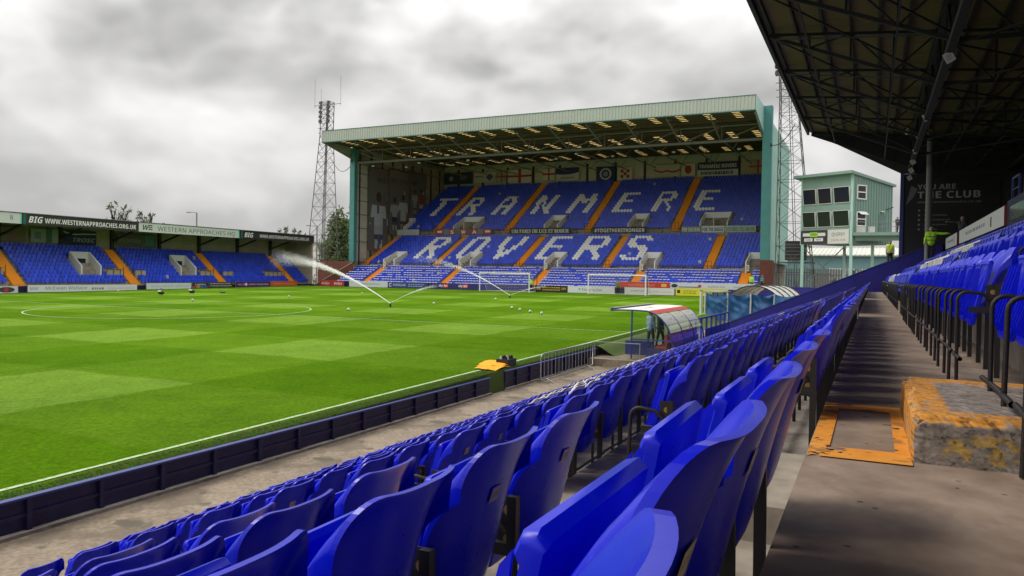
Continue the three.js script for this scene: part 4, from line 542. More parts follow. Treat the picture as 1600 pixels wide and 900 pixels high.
// ---------- the long low stand across the pitch ----------
{
  const t = thing('side_stand', 'long low stand with blue seats and printed fascia across the pitch', 'stand'), D0 = 34, D1 = 95.4, n = 10, xr = (i) => -81 - 0.52 * i, yr = (i) => 1.15 + 0.43 * i;
  const m = new MB(); for (let i = 0; i < n; i++) m.box(xr(i + 1) - (i === n - 1 ? 0.4 : 0), xr(i), i ? yr(i) - 0.5 : 0, yr(i), -D0, -D1); m.put('terrace', M.concrete, t);
  B(-80.9, -80.6, 0.2, 1.15, -D0, -D1).put('front_wall', M.navy, t);
  const st = [49.3, 63.2, 77.1, 91], vom = [58.4, 72.3]; // stairs and stairway boxes
  for (const D of st) { const s = new MB(); for (let i = 0; i < n * 2; i++) s.box(xr((i + 1) / 2), xr(i / 2) + 0.06, yr(i / 2) - 0.3, yr((i + 1) / 2) + 0.02, -D + 0.62, -D - 0.62); s.put('stair_flight', M.orangeFar, t); const r = new MB(); for (const q of [-0.6, 0.6]) r.bar([xr(2.6), yr(2.6), -D + q], [xr(2.6), yr(2.6) + 1.1, -D + q], 0.05); r.put('stair_rail', M.darkSteel, t); }
  for (const D of vom) { const s = new MB(), a = 2.6, b = 6.6; for (const q of [-1.2, 1.2]) s.hexa([[xr(b), yr(a) - 0.3, -D - q + 0.1], [xr(a), yr(a) - 0.3, -D - q + 0.1], [xr(a), yr(a) - 0.3, -D - q - 0.1], [xr(b), yr(a) - 0.3, -D - q - 0.1], [xr(b), yr(b) + 1.05, -D - q + 0.1], [xr(a), yr(a) + 1.15, -D - q + 0.1], [xr(a), yr(a) + 1.15, -D - q - 0.1], [xr(b), yr(b) + 1.05, -D - q - 0.1]]); s.box(xr(b) - 0.12, xr(b), yr(a), yr(b) + 1.07, -D + 1.3, -D - 1.3); s.put('stairway_parapet', M.offWhite, t); B(xr(b) + 0.02, xr(b) + 0.04, yr(a), yr(a) + 2, -D + 0.7, -D - 0.7).put('doorway', M.glassDark, t); }
  for (const [a, b] of [[44.5, 48.4], [60.2, 62.4], [74, 76.3], [64.0, 65.6], [78, 80], [86, 90]]) { B(xr(2.4) + 0.05, xr(2.4), yr(2) - 0.1, yr(2) + 0.95, -a, -b).put('gangway_wall', M.blockWall, t); const r = new MB(); for (let D = a; D <= b; D += 0.9) r.bar([xr(2.4) + 0.12, yr(2), -D], [xr(2.4) + 0.12, yr(2) + 1.05, -D], 0.04); r.bar([xr(2.4) + 0.12, yr(2) + 1.05, -a], [xr(2.4) + 0.12, yr(2) + 1.05, -b], 0.05); r.put('gangway_railing', M.darkSteel, t); }
  B(-87, -86.7, 0, 8.4, -D0, -D1).put('back_wall', M.blockWall, t);
  B(-86.7, -81.2, 0, 7.9, -D1, -D1 - 0.25).put('end_wall', M.blockWall, t);
  for (const D of [43.5, 50.3, 57.2, 63.9, 70.9, 77.5, 84.7, 91.6]) { B(-86.69, -86.35, 4, 8.2, -D, -D - 0.4).put('column', M.darkSteel, t); new MB().bar([-86.4, 6.6, -D - 0.2], [-82, 7.95, -D - 0.2], 0.16, 0.22).put('rafter', M.darkSteel, t); }
  B(-88, -80.95, 8.42, 8.56, -D0, -D1 - 0.4).put('roof_deck', M.deck, t);
  for (let x = -86.2; x < -81.2; x += 1.15) B(x, x + 0.1, 8.2, 8.41, -D0, -D1).put('purlin', M.darkSteel, t);
  B(-80.95, -80.78, 7.66, 8.82, -D0, -D1).put('fascia', M.darkSteel, t);
  B(-81.1, -80.7, 8.83, 8.9, -D0, -D1 - 0.1).put('fascia_capping', M.greySteel, t);
  const fp = (Da, Db, bg, draw, px = 60) => face([-80.77, 7.7, -Da], [-80.77, 7.7, -Db], [-80.77, 8.79, -Db], [-80.77, 8.79, -Da]).put('fascia_print', panel(Db - Da, 1.09, draw, bg, px), t);
  const logo = (g, w, h, x, s) => { g.fillStyle = '#1d5c52'; g.fillRect(x * w, 0, w * 0.02, h); fit(g, s, x * w + w * 0.035, h * 0.52, w * 0.11, h * 0.85, '#e9e7e4', 'sans-serif', 'italic bold '); };
  fp(40, 49.4, '#c9cac8', (g, w, h) => { fit(g, 'W', w * 0.87, h * 0.45, w * 0.04, h * 0.7, '#6d7f9c'); g.fillStyle = '#63c4b4'; g.fillRect(w * 0.985, 0, w * 0.015, h); });
  fp(49.42, 63.4, '#2d2a2c', (g, w, h) => { g.fillStyle = '#22302d'; g.fillRect(0, 0, w * 0.05, h); logo(g, w, h, 0.01, 'BIG'); fit(g, 'WWW.WESTERNAPPROACHES.ORG.UK', w * 0.175, h * 0.55, w * 0.8, h * 0.66, '#e4e2e0'); });
  fp(63.42, 79.6, '#c6cbc6', (g, w, h) => { fit(g, 'W', w * 0.025, h * 0.5, w * 0.055, h * 0.8, '#27302f', 'sans-serif', 'italic bold '); g.fillStyle = '#3a4543'; for (let i = 0; i < 3; i++) g.fillRect(w * 0.085, h * (0.2 + 0.22 * i), w * 0.035, h * 0.12); fit(g, 'WESTERN APPROACHES HQ', w * 0.165, h * 0.55, w * 0.79, h * 0.7, '#555b58', 'sans-serif', ''); g.fillStyle = '#7fd0c4'; g.fillRect(w * 0.985, 0, w * 0.015, h); });
  fp(79.62, 95.3, '#262325', (g, w, h) => { logo(g, w, h, 0.02, 'BIG'); fit(g, 'WWW.WESTERNAPPROACHES.ORG.UK', w * 0.25, h * 0.55, w * 0.68, h * 0.6, '#d6d4d2'); });
  // seats
  const spots = [], r = rng(23);
  for (let i = 0; i < n; i++) for (let D = 40; D < D1 - 0.5; D += 0.5) { if (st.some((s) => Math.abs(s - D) < 0.85)) continue; if (vom.some((s) => Math.abs(s - D) < 1.5) && i > 1 && i < 7) continue; if ((i === 2 || i === 3) && [[44.5, 48.4], [60.2, 62.4], [74, 76.3], [86, 90]].some(([a, b]) => D > a && D < b)) continue; spots.push([xr(i) - 0.4, yr(i), -D]); }
  const g = new MB(); g.add(surf(4, 3, (u, v) => { const a = u * 2 - 1; return [-0.06 * v + 0.05 * a * a, 0.42 + 0.42 * v - 0.06 * Math.abs(a) ** 4 * v, -0.215 * a]; })); g.add(surf(4, 1, (u, v) => { const a = u * 2 - 1; return [-0.06 - 0.03 * v + 0.05 * a * a, 0.84 - 0.06 * Math.abs(a) ** 4, -0.215 * a]; })); g.add(surf(2, 2, (u, v) => [0.13 - 0.03 * v, 0.34 + 0.38 * v, -0.2 * (u * 2 - 1)])); g.add(surf(2, 1, (u, v) => [0.1 - 0.06 * v, 0.72, -0.2 * (u * 2 - 1)]));
  const grp = new THREE.Group(); grp.name = 'side_stand_seats'; scene.add(grp); tag(grp, 'rows of plain blue seats in the long low stand across the pitch', 'seats', undefined, 'stuff');
  const im = new THREE.InstancedMesh(g.geo(), M.farSeat, spots.length), mt = new THREE.Matrix4(), cc = new THREE.Color(); spots.forEach((s, i) => { mt.makeRotationY((r() - 0.5) * 0.12).setPosition(s[0], s[1] + (r() - 0.5) * 0.03, s[2]); im.setMatrixAt(i, mt); const f = 0.8 + 0.4 * r(); r() < 0.004 ? cc.setRGB(0.3, 0.3, 0.36) : cc.setRGB(0.022 * f, 0.066 * f, 0.66 * f); im.setColorAt(i, cc); }); im.name = 'seat_instances'; im.userData.kind = 'stuff'; grp.add(im);
  // banners below that roof
  const ban = (label, Da, Db, y0, y1, bg, draw) => { const q = thing('fan_banner', label, 'banner', [-86.3, y0, -Da]), w = Db - Da, h = y1 - y0; put('cloth', surf(8, 3, (u, v) => [0.04 * Math.sin(u * 8 + v), h * v, -w * u]), panel(w, h, draw, bg, 60), q); new MB().bar([0, h, 0], [0, h, -w], 0.05).put('rope', M.darkSteel, q); };
  ban('faded brown banner with orange emblems under the long stand roof', 50.5, 53.2, 6.0, 7.6, '#6f6254', (g, w, h) => { g.fillStyle = '#8a5140'; g.fillRect(w * 0.44, 0, w * 0.08, h); g.fillRect(0, h * 0.45, w, h * 0.1); });
  ban('pale flag with grey crest beside a green strip', 53.8, 57.0, 6.0, 7.6, '#8f9490', (g, w, h) => { g.fillStyle = '#3f6b57'; g.fillRect(w * 0.55, 0, w * 0.22, h); g.fillStyle = '#6d7a86'; g.fillRect(w * 0.12, h * 0.25, w * 0.25, h * 0.5); });
  ban('navy flag with white wave reading TROSC', 57.6, 61.8, 5.9, 7.6, '#232c45', (g, w, h) => { g.strokeStyle = '#b9bec8'; g.lineWidth = h * 0.08; g.beginPath(); g.moveTo(0, h * 0.1); g.quadraticCurveTo(w * 0.3, h * 0.35, w * 0.55, h * 0.22); g.lineTo(w, h * 0.18); g.stroke(); fit(g, 'TROSC', w * 0.25, h * 0.65, w * 0.7, h * 0.4, '#8e97a8', 'sans-serif', 'italic bold '); });
  ban('long faded olive banner with script and a teal crest', 64.6, 70.4, 6.0, 7.6, '#5c5c4c', (g, w, h) => { fit(g, 'Pravda', w * 0.04, h * 0.5, w * 0.55, h * 0.5, '#8f8f78', 'serif', 'italic '); g.fillStyle = '#4b7b78'; g.fillRect(w * 0.72, h * 0.1, w * 0.22, h * 0.8); });
}
// ---------- advertising boards round the pitch ----------
function adBoard(name, label, a, b, h, bg, draw, px = 50) { // a, b: [x, D] ends as read left to right
  const ya = GY(a[1]), t = thing(name, label, 'board', [a[0], ya + 0.02, -a[1]], 'pitchside boards'), d = V(b[0] - a[0], 0, -(b[1] - a[1])), w = d.length(); d.normalize(); t.rotation.y = Math.atan2(-d.z, d.x);
  B(0, w, 0, h, -0.02, -0.1).put('panel', M.greySteel, t); face([0, 0.02, 0], [w, 0.02, 0], [w, h - 0.02, 0], [0, h - 0.02, 0]).put('print', panel(w, h, draw, bg, px), t);
  for (let x = 0.3; x < w; x += 2.4) new MB().bar([x, 0, -0.7], [x, h * 0.8, -0.1], 0.05).put('strut', M.darkSteel, t);
  return t;
}
const J = -79.7, hJ = 0.78;
adBoard('advertising_board', 'white board with a red and black badge beside the far stair', [J, 40], [J, 48.4], hJ, '#c6c8c8', (g, w, h) => { g.fillStyle = '#3c3c40'; g.beginPath(); g.ellipse(w * 0.86, h * 0.5, w * 0.1, h * 0.38, 0, 0, 7); g.fill(); g.fillStyle = '#b22c2c'; g.beginPath(); g.arc(w * 0.86, h * 0.5, h * 0.3, 0, 7); g.fill(); });
adBoard('advertising_board', 'long white board reading McEwan Wallace', [J, 49.4], [J, 62.4], hJ, '#d3d6d6', (g, w, h) => { fit(g, 'MW', w * 0.015, h * 0.5, w * 0.07, h * 0.6, '#7f8894', 'sans-serif', ''); fit(g, 'McEwan Wallace', w * 0.14, h * 0.47, w * 0.37, h * 0.62, '#6d7680', 'sans-serif', ''); fit(g, 'ESSAR', w * 0.55, h * 0.62, w * 0.12, h * 0.4, '#3c4048'); fit(g, 'Construction Services', w * 0.7, h * 0.55, w * 0.27, h * 0.34, '#c08f90', 'sans-serif', ''); });
adBoard('advertising_board', 'white board with grey lettering between two far stairs', [J, 63.7], [J, 70.4], hJ, '#ccd2d2', (g, w, h) => { fit(g, 'GALLANTRY GROUP', w * 0.1, h * 0.5, w * 0.85, h * 0.42, '#98a3a8', 'sans-serif', ''); });
adBoard('advertising_board', 'dark board with a multicoloured strip', [J, 70.6], [J, 73.2], hJ, '#2a2c34', (g, w, h) => { fit(g, 'Logistics', w * 0.15, h * 0.35, w * 0.7, h * 0.45, '#c9ccd2'); ['#b03a36', '#c88a2e', '#3a6a9c', '#3d5a9a'].forEach((c, i) => { g.fillStyle = c; g.fillRect(w * 0.24 * i, h * 0.65, w * 0.22, h * 0.3); }); });
adBoard('advertising_board', 'black board with two lines of small white lettering', [J, 73.3], [J, 77.4], hJ, '#30302f', (g, w, h) => printLines(g, w, h, 2, '#b9b9b4', 0.2, 0.6, 0.04, 0.96, 8));
adBoard('advertising_board', 'purple board with white lettering and a small figure', [J, 78], [J, 84.6], hJ, '#4a1d58', (g, w, h) => { fit(g, 'CALL  US', w * 0.05, h * 0.55, w * 0.2, h * 0.4, '#c9b6cf'); fit(g, 'CONTACT FOR DELIVERIES', w * 0.36, h * 0.55, w * 0.6, h * 0.4, '#c9b6cf'); g.fillStyle = '#e2d8e4'; g.beginPath(); g.arc(w * 0.29, h * 0.5, h * 0.28, 0, 7); g.fill(); });
adBoard('advertising_board', 'orange board at the far end of the long stand', [J, 84.7], [J, 90.4], hJ, '#c65a2c', (g, w, h) => printLines(g, w, h, 1, '#d98a62', 0.4, 0.5, 0.1, 0.9, 9));
const K = 92.4, hK = 0.9;
adBoard('advertising_board', 'red board with white script in the far left corner', [-77, K], [-72.4, K], hK, '#a82a30', (g, w, h) => { fit(g, 'Kellys', w * 0.06, h * 0.5, w * 0.34, h * 0.6, '#e6d3d0', 'serif', 'italic bold '); fit(g, 'Kellys', w * 0.58, h * 0.5, w * 0.34, h * 0.6, '#e6d3d0', 'serif', 'italic bold '); });
adBoard('advertising_board', 'plain white board left of the goals below the lower seats', [-71.4, K], [-64.4, K], hK, '#c3c8c8', (g, w, h) => printLines(g, w, h, 1, '#8fa3ad', 0.35, 0.4, 0.3, 0.85, 10));
adBoard('advertising_board', 'navy board with a white crescent and lettering', [-64.3, K], [-57.6, K], hK, '#2b3a72', (g, w, h) => { g.strokeStyle = '#d2d8e4'; g.lineWidth = h * 0.12; g.beginPath(); g.arc(w * 0.06, h * 0.5, h * 0.26, 0.8, 5.5); g.stroke(); fit(g, 'EVERGLAD', w * 0.12, h * 0.5, w * 0.34, h * 0.55, '#aeb8d0'); printLines(g, w, h, 2, '#8d9abc', 0.3, 0.6, 0.52, 0.95, 11); });
adBoard('advertising_board', 'navy board with red and white sky bet panels left of the goal', [-57.2, K], [-49.6, K], hK, '#2a2562', (g, w, h) => { for (const x of [0.2, 0.62]) { fit(g, 'sky', w * x, h * 0.42, w * 0.09, h * 0.55, '#e8e6ea', 'sans-serif', 'italic bold '); g.fillStyle = '#c8383c'; g.fillRect(w * (x + 0.1), h * 0.12, w * 0.1, h * 0.6); fit(g, 'bet', w * (x + 0.11), h * 0.42, w * 0.08, h * 0.5, '#eed8d8', 'sans-serif', 'italic bold '); } });
adBoard('advertising_board', 'plain purple blue board behind the first goal net', [-49.5, K], [-40.8, K], hK, '#3a347c', (g, w, h) => printLines(g, w, h, 1, '#5a55a0', 0.6, 0.6, 0.75, 0.95, 12));
adBoard('advertising_board', 'black board with yellow lettering right of the first goal', [-40.7, K], [-36.1, K], hK, '#211f1d', (g, w, h) => { fit(g, 'taxi', w * 0.03, h * 0.45, w * 0.16, h * 0.6, '#c9a528'); printLines(g, w, h, 2, '#c9a528', 0.25, 0.6, 0.24, 0.8, 13); fit(g, '24h', w * 0.82, h * 0.45, w * 0.15, h * 0.5, '#c9a528'); });
adBoard('advertising_board', 'white board reading Firecracker between the two goals', [-36, K], [-29.6, K], hK, '#cfd3d3', (g, w, h) => { fit(g, 'Firecracker', w * 0.3, h * 0.48, w * 0.45, h * 0.62, '#4e575c', 'sans-serif', ''); g.fillStyle = '#3aa3a8'; g.fillRect(w * 0.24, h * 0.3, w * 0.03, h * 0.3); });
adBoard('advertising_board', 'white board with faint pink lettering behind the second goal', [-28.3, K], [-21.95, K], hK, '#cdcfce', (g, w, h) => { fit(g, 'smelovia', w * 0.12, h * 0.45, w * 0.28, h * 0.45, '#6f777c', 'sans-serif', 'italic '); fit(g, 'Be your own breakdown', w * 0.45, h * 0.55, w * 0.5, h * 0.36, '#c79a9a', 'sans-serif', ''); });
adBoard('advertising_board', 'yellow board with black squares right of the second goal', [-21.8, K], [-15.5, K], hK, '#d2cc1e', (g, w, h) => { g.fillStyle = '#2b2a1a'; g.fillRect(w * 0.03, h * 0.2, w * 0.06, h * 0.45); g.fillRect(w * 0.47, h * 0.2, w * 0.06, h * 0.45); g.fillRect(w * 0.91, h * 0.2, w * 0.06, h * 0.45); printLines(g, w, h, 2, '#8a8620', 0.25, 0.55, 0.15, 0.42, 14); printLines(g, w, h, 2, '#8a8620', 0.25, 0.55, 0.57, 0.88, 15); });
for (const [l, a, b, bg, dr] of [['red raised board with yellow badge behind the second goal', -29.3, -22.7, '#bf3428', (g, w, h) => { fit(g, 'HOTPOINT REPAIR', w * 0.2, h * 0.5, w * 0.52, h * 0.5, '#d9806a'); g.fillStyle = '#d8b03a'; g.fillRect(w * 0.84, h * 0.25, w * 0.1, h * 0.5); }], ['white raised board with a black car shape and lettering', -22.6, -12.6, '#c6c9c8', (g, w, h) => { g.fillStyle = '#2e3032'; g.beginPath(); g.ellipse(w * 0.05, h * 0.5, w * 0.04, h * 0.3, 0, 0, 7); g.fill(); g.fillRect(w * 0.1, h * 0.62, w * 0.26, h * 0.12); g.fillStyle = '#a34a48'; g.beginPath(); g.arc(w * 0.36, h * 0.5, h * 0.26, 0, 7); g.fill(); fit(g, 'Southern USA', w * 0.46, h * 0.52, w * 0.2, h * 0.5, '#8d979c'); fit(g, 'Southern USA', w * 0.76, h * 0.52, w * 0.2, h * 0.5, '#8d979c'); }]]) { const t = adBoard('advertising_board', l, [a, 93.02], [b, 93.02], 0.8, bg, dr); t.position.y = 1.75; }
// ---------- goals, balls and training kit on the pitch ----------
function goal(cx, D, w, label) {
  const y = GY(D), t = thing('football_goal', label, 'goal', [cx, y, -D], 'white football goals'), h = 2.44, r = 0.075, m = w / 2;
  for (const s of [-1, 1]) { new MB().tube([[s * m, 0, 0], [s * m, h, 0]], r, 10).put('post', M.white, t); new MB().tube([[s * m, h, 0], [s * m, h, -0.8], [s * m, 0.05, -2.1]], 0.03, 6).tube([[s * m, 0.05, 0], [s * m, 0.05, -2.1]], 0.03, 6).put('side_stanchion', M.white, t); }
  new MB().tube([[-m - r, h, 0], [m + r, h, 0]], r, 10).put('crossbar', M.white, t);
  new MB().tube([[-m, 0.05, -2.1], [m, 0.05, -2.1]], 0.035, 6).put('ground_bar', M.white, t);
  const n = new MB(), q = 0.011, P = (u, v) => (v < 0.3 ? [lerp(-m, m, u), h - 0.03 * Math.sin(u * 3.1), -0.8 * v / 0.3] : [lerp(-m, m, u), lerp(h, 0.05, (v - 0.3) / 0.7), lerp(-0.8, -2.1, (v - 0.3) / 0.7) - 0.12 * Math.sin(u * 9) * 0.3]);
  for (let i = 0; i <= 28; i++) for (let k = 0; k < 10; k++) n.bar(P(i / 28, k / 10), P(i / 28, (k + 1) / 10), q); for (let k = 1; k < 14; k++) for (let i = 0; i < 10; i++) n.bar(P(i / 10, k / 14), P((i + 1) / 10, k / 14), q);
  n.put('net', M.offWhite, t).userData.kind = 'stuff';
}
goal(-44.15, 90.05, 7.32, 'white goal with net standing in the middle of the far goal line');
goal(-28.7, 90.3, 7.4, 'second white goal standing beside the first on the goal line');
for (const [x, D, l] of [[-25.2, 91.9, 'thin black pole right of the second goal'], [-40.2, 91.9, 'thin black pole right of the first goal']]) { const t = thing('net_pole', l, 'pole', [x, GY(D), -D]); new MB().tube([[0, 0, 0], [0, 3.3, 0]], 0.04, 6).put('shaft', M.black, t); B(-0.2, 0.2, -0.01, 0.05, 0.2, -0.2).put('foot', M.black, t); }
{ // footballs: white panels with dark pentagons
  const g0 = new THREE.IcosahedronGeometry(0.11, 3), ico = new THREE.IcosahedronGeometry(1, 0).attributes.position, dirs = []; for (let i = 0; i < ico.count; i++) dirs.push(V(ico.getX(i), ico.getY(i), ico.getZ(i)).normalize());
  const P = g0.attributes.position, col = []; for (let i = 0; i < P.count; i++) { const p = V(P.getX(i), P.getY(i), P.getZ(i)).normalize(); const d = Math.max(...dirs.map((q) => q.dot(p))); col.push(...(d > 0.93 ? [0.04, 0.04, 0.045] : [0.78, 0.77, 0.74])); } g0.setAttribute('color', new THREE.Float32BufferAttribute(col, 3));
  const mat = std(0xffffff, 0.45, { vertexColors: true });
  const near = [[-25.4, 53.25], [-23.8, 51.3], [-22.2, 49.6], [-20.65, 48.1]];
  near.forEach(([x, D], i) => { const b = put('football', g0, mat); b.position.set(x, GY(D) + 0.115, -D); b.rotation.set(i, i * 2, 0.4); tag(b, 'white and black football in the row of four on the pitch', 'ball', 'row of four footballs'); });
  [[-33.5, 66.5, 'white football lying alone near the smaller sprinkler'], [-33.7, 55.2, 'white football lying between the two sprinklers'], [-33.8, 43.7, 'white football lying between the centre circle and the sprinkler'], [-52, 57.8, 'white football lying beyond the centre circle'], [-52.7, 46.7, 'white football on the far edge of the centre circle'], [-51.8, 69.4, 'white football lying in front of the red corner board'], [-75.6, 56.8, 'white football beside the long white board']].forEach(([x, D, l], i) => { const b = put('football', g0, mat); b.position.set(x, GY(D) + 0.115, -D); b.rotation.set(i * 1.3, i, 0); tag(b, l, 'ball'); });
}
[[-65.4, 54, 0.5], [-65.9, 58.3, 0.5], [-65.1, 61.8, 0.22]].forEach(([x, D, h], i) => { const t = thing('kit_bag', i < 2 ? 'small black kit bag with a white top on the far side of the pitch' : 'low flat black bag lying on the far side of the pitch', 'bag', [x, GY(D), -D], i < 2 ? 'black kit bags on the pitch' : undefined), g = new THREE.CapsuleGeometry(0.2, 0.36, 5, 12); g.rotateZ(Math.PI / 2); g.scale(1, h / 0.52, 0.9); g.translate(0, h / 2, 0); put('bag', g, M.black, t); if (i < 2) { new MB().tube([[-0.2, h, 0], [-0.12, h + 0.16, 0], [0.12, h + 0.16, 0], [0.2, h, 0]], 0.02, 5).put('handle', M.black, t); B(-0.2, 0.2, h * 0.7, h * 0.98, 0.2, 0.25).put('white_patch', M.white, t); } });
// sprinklers throwing water
const water = new THREE.MeshPhysicalMaterial({ color: 0xffffff, roughness: 0.25, transmission: 0.35, thickness: 0, side: THREE.DoubleSide });
function sprinkler(x, D, jets, label, seed) {
  const y = GY(D), t = thing('pitch_sprinkler', label, 'sprinkler', [x, y, -D]); new MB().tube([[0, 0, 0], [0, 0.22, 0]], 0.07, 8).put('riser', M.black, t); new MB().tube([[-0.12, 0.22, 0], [0.12, 0.32, 0]], 0.035, 6).put('nozzle', M.black, t);
  const r = rng(seed), gn = () => r() + r() + r() - 1.5;
  jets.forEach(([ex, ey, eD, sag, n, sp], j) => {
    const P = (s) => V(lerp(0, ex, s), 0.3 + ey * (s * (1 + sag) - sag * s * s), -lerp(0, eD, s)), im = new THREE.InstancedMesh(new THREE.OctahedronGeometry(1, 0), water, n), mt = new THREE.Matrix4(), L = Math.hypot(ex, eD, ey);
    const dir = V(ex, ey, -eD).normalize(), qt = new THREE.Quaternion().setFromUnitVectors(V(0, 1, 0), dir);
    for (let i = 0; i < n; i++) { const s = r() ** 0.8, w = (0.03 + sp * s * s) * L * 0.05, p = P(s).add(V(gn() * w, gn() * w - 0.5 * w * s, gn() * w)); const k = (0.004 + 0.007 * r()) * (1 - 0.2 * s), e = 2 + 9 * (1 - s); mt.compose(p, qt, V(k, k * e, k)); im.setMatrixAt(i, mt); }
    im.name = 'water_jet'; im.userData.kind = 'stuff'; t.add(im);
    const core = new MB(); core.tube(Array.from({ length: 14 }, (_, i) => P(i / 13 * 0.4)), (s) => 0.014 * (1 - 0.6 * s), 6); core.put('jet_core', water, t);
  });
}
sprinkler(-34.35, 49.7, [[-13.5, 3.9, 1.6, 0.75, 13000, 1.0], [2.9, 1.5, 2.2, 0.5, 1400, 0.7]], 'pitch sprinkler with a long white jet crossing the far corner', 3);
sprinkler(-34.4, 71.6, [[-13.2, 4.2, 1.8, 0.7, 3600, 1.0], [3.6, 1.1, 1.2, 0.5, 700, 0.7]], 'farther pitch sprinkler throwing a thin jet before the goal', 4);
{ // steel crowd barrier on the walkway
  const t = thing('crowd_barrier', 'galvanised steel crowd barrier standing on the walkway by the wall end', 'barrier', [-9.95, -0.4, -23.2]), L = 5.2, h = 1.02, m = new MB(), r = 0.024;
  m.tube([[0, 0.14, 0], [0, h - 0.12, 0], [0, h - 0.04, -0.06], [0, h, -0.2], [0, h - 0.0, -L + 0.2], [0, h - 0.04, -L + 0.06], [0, h - 0.12, -L], [0, 0.14, -L], [0, 0.14, 0]], r, 7); m.put('frame', M.steel, t);
  for (let z = 0.3; z < L; z += 0.33) new MB().tube([[0, 0.15, -z], [0, h - 0.02, -z]], 0.011, 5).put('bar', M.steel, t);
  for (const z of [0.5, L - 0.5]) new MB().tube([[-0.3, 0, -z], [0, 0.15, -z], [0.3, 0, -z]], 0.02, 6).put('foot', M.steel, t);
}
{ // orange training bibs and a bottle crate
  const t = thing('training_bibs', 'heap of orange training bibs draped at the end of the short wall', 'bibs', [-11.05, GY(21.5), -21.8]), r = rng(8);
  for (let k = 0; k < 3; k++) put('bib', surf(14, 8, (u, v) => { const a = 0.85 * u, b = 1.25 * (v - 0.5) + 0.25 * k; return [-0.35 + a * 0.9 - 0.06 * k, 0.04 + 0.035 * k + 0.05 * fbm(u * 6 + k, v * 6, k, 3) + 0.05 * Math.sin(v * 3.1) - 0.04 * u * u, -b]; }), std(C(0.85, 0.34, 0.005), 0.85), t);
  const c = thing('bottle_crate', 'black crate of drinks bottles beside the orange bibs', 'crate', [-10.9, GY(22.4), -22.5]); new MB().box(-0.2, 0.2, 0.02, 0.06, 0.3, -0.3).box(-0.22, -0.18, 0.02, 0.26, 0.32, -0.32).box(0.18, 0.22, 0.02, 0.26, 0.32, -0.32).box(-0.18, 0.18, 0.02, 0.26, 0.32, 0.28).box(-0.18, 0.18, 0.02, 0.26, -0.28, -0.32).put('crate', M.black, c);
  for (let i = 0; i < 8; i++) { const b = new MB().tube([[-0.09 + 0.18 * (i % 2), 0.06, 0.22 - 0.145 * Math.floor(i / 2)], [-0.09 + 0.18 * (i % 2), 0.28, 0.22 - 0.145 * Math.floor(i / 2)], [-0.09 + 0.18 * (i % 2), 0.31, 0.22 - 0.145 * Math.floor(i / 2)], [-0.09 + 0.18 * (i % 2), 0.36, 0.22 - 0.145 * Math.floor(i / 2)]], (s) => (s < 0.7 ? 0.045 : 0.018), 8); b.put('bottle', i % 3 ? M.black : M.offWhite, c); }
}
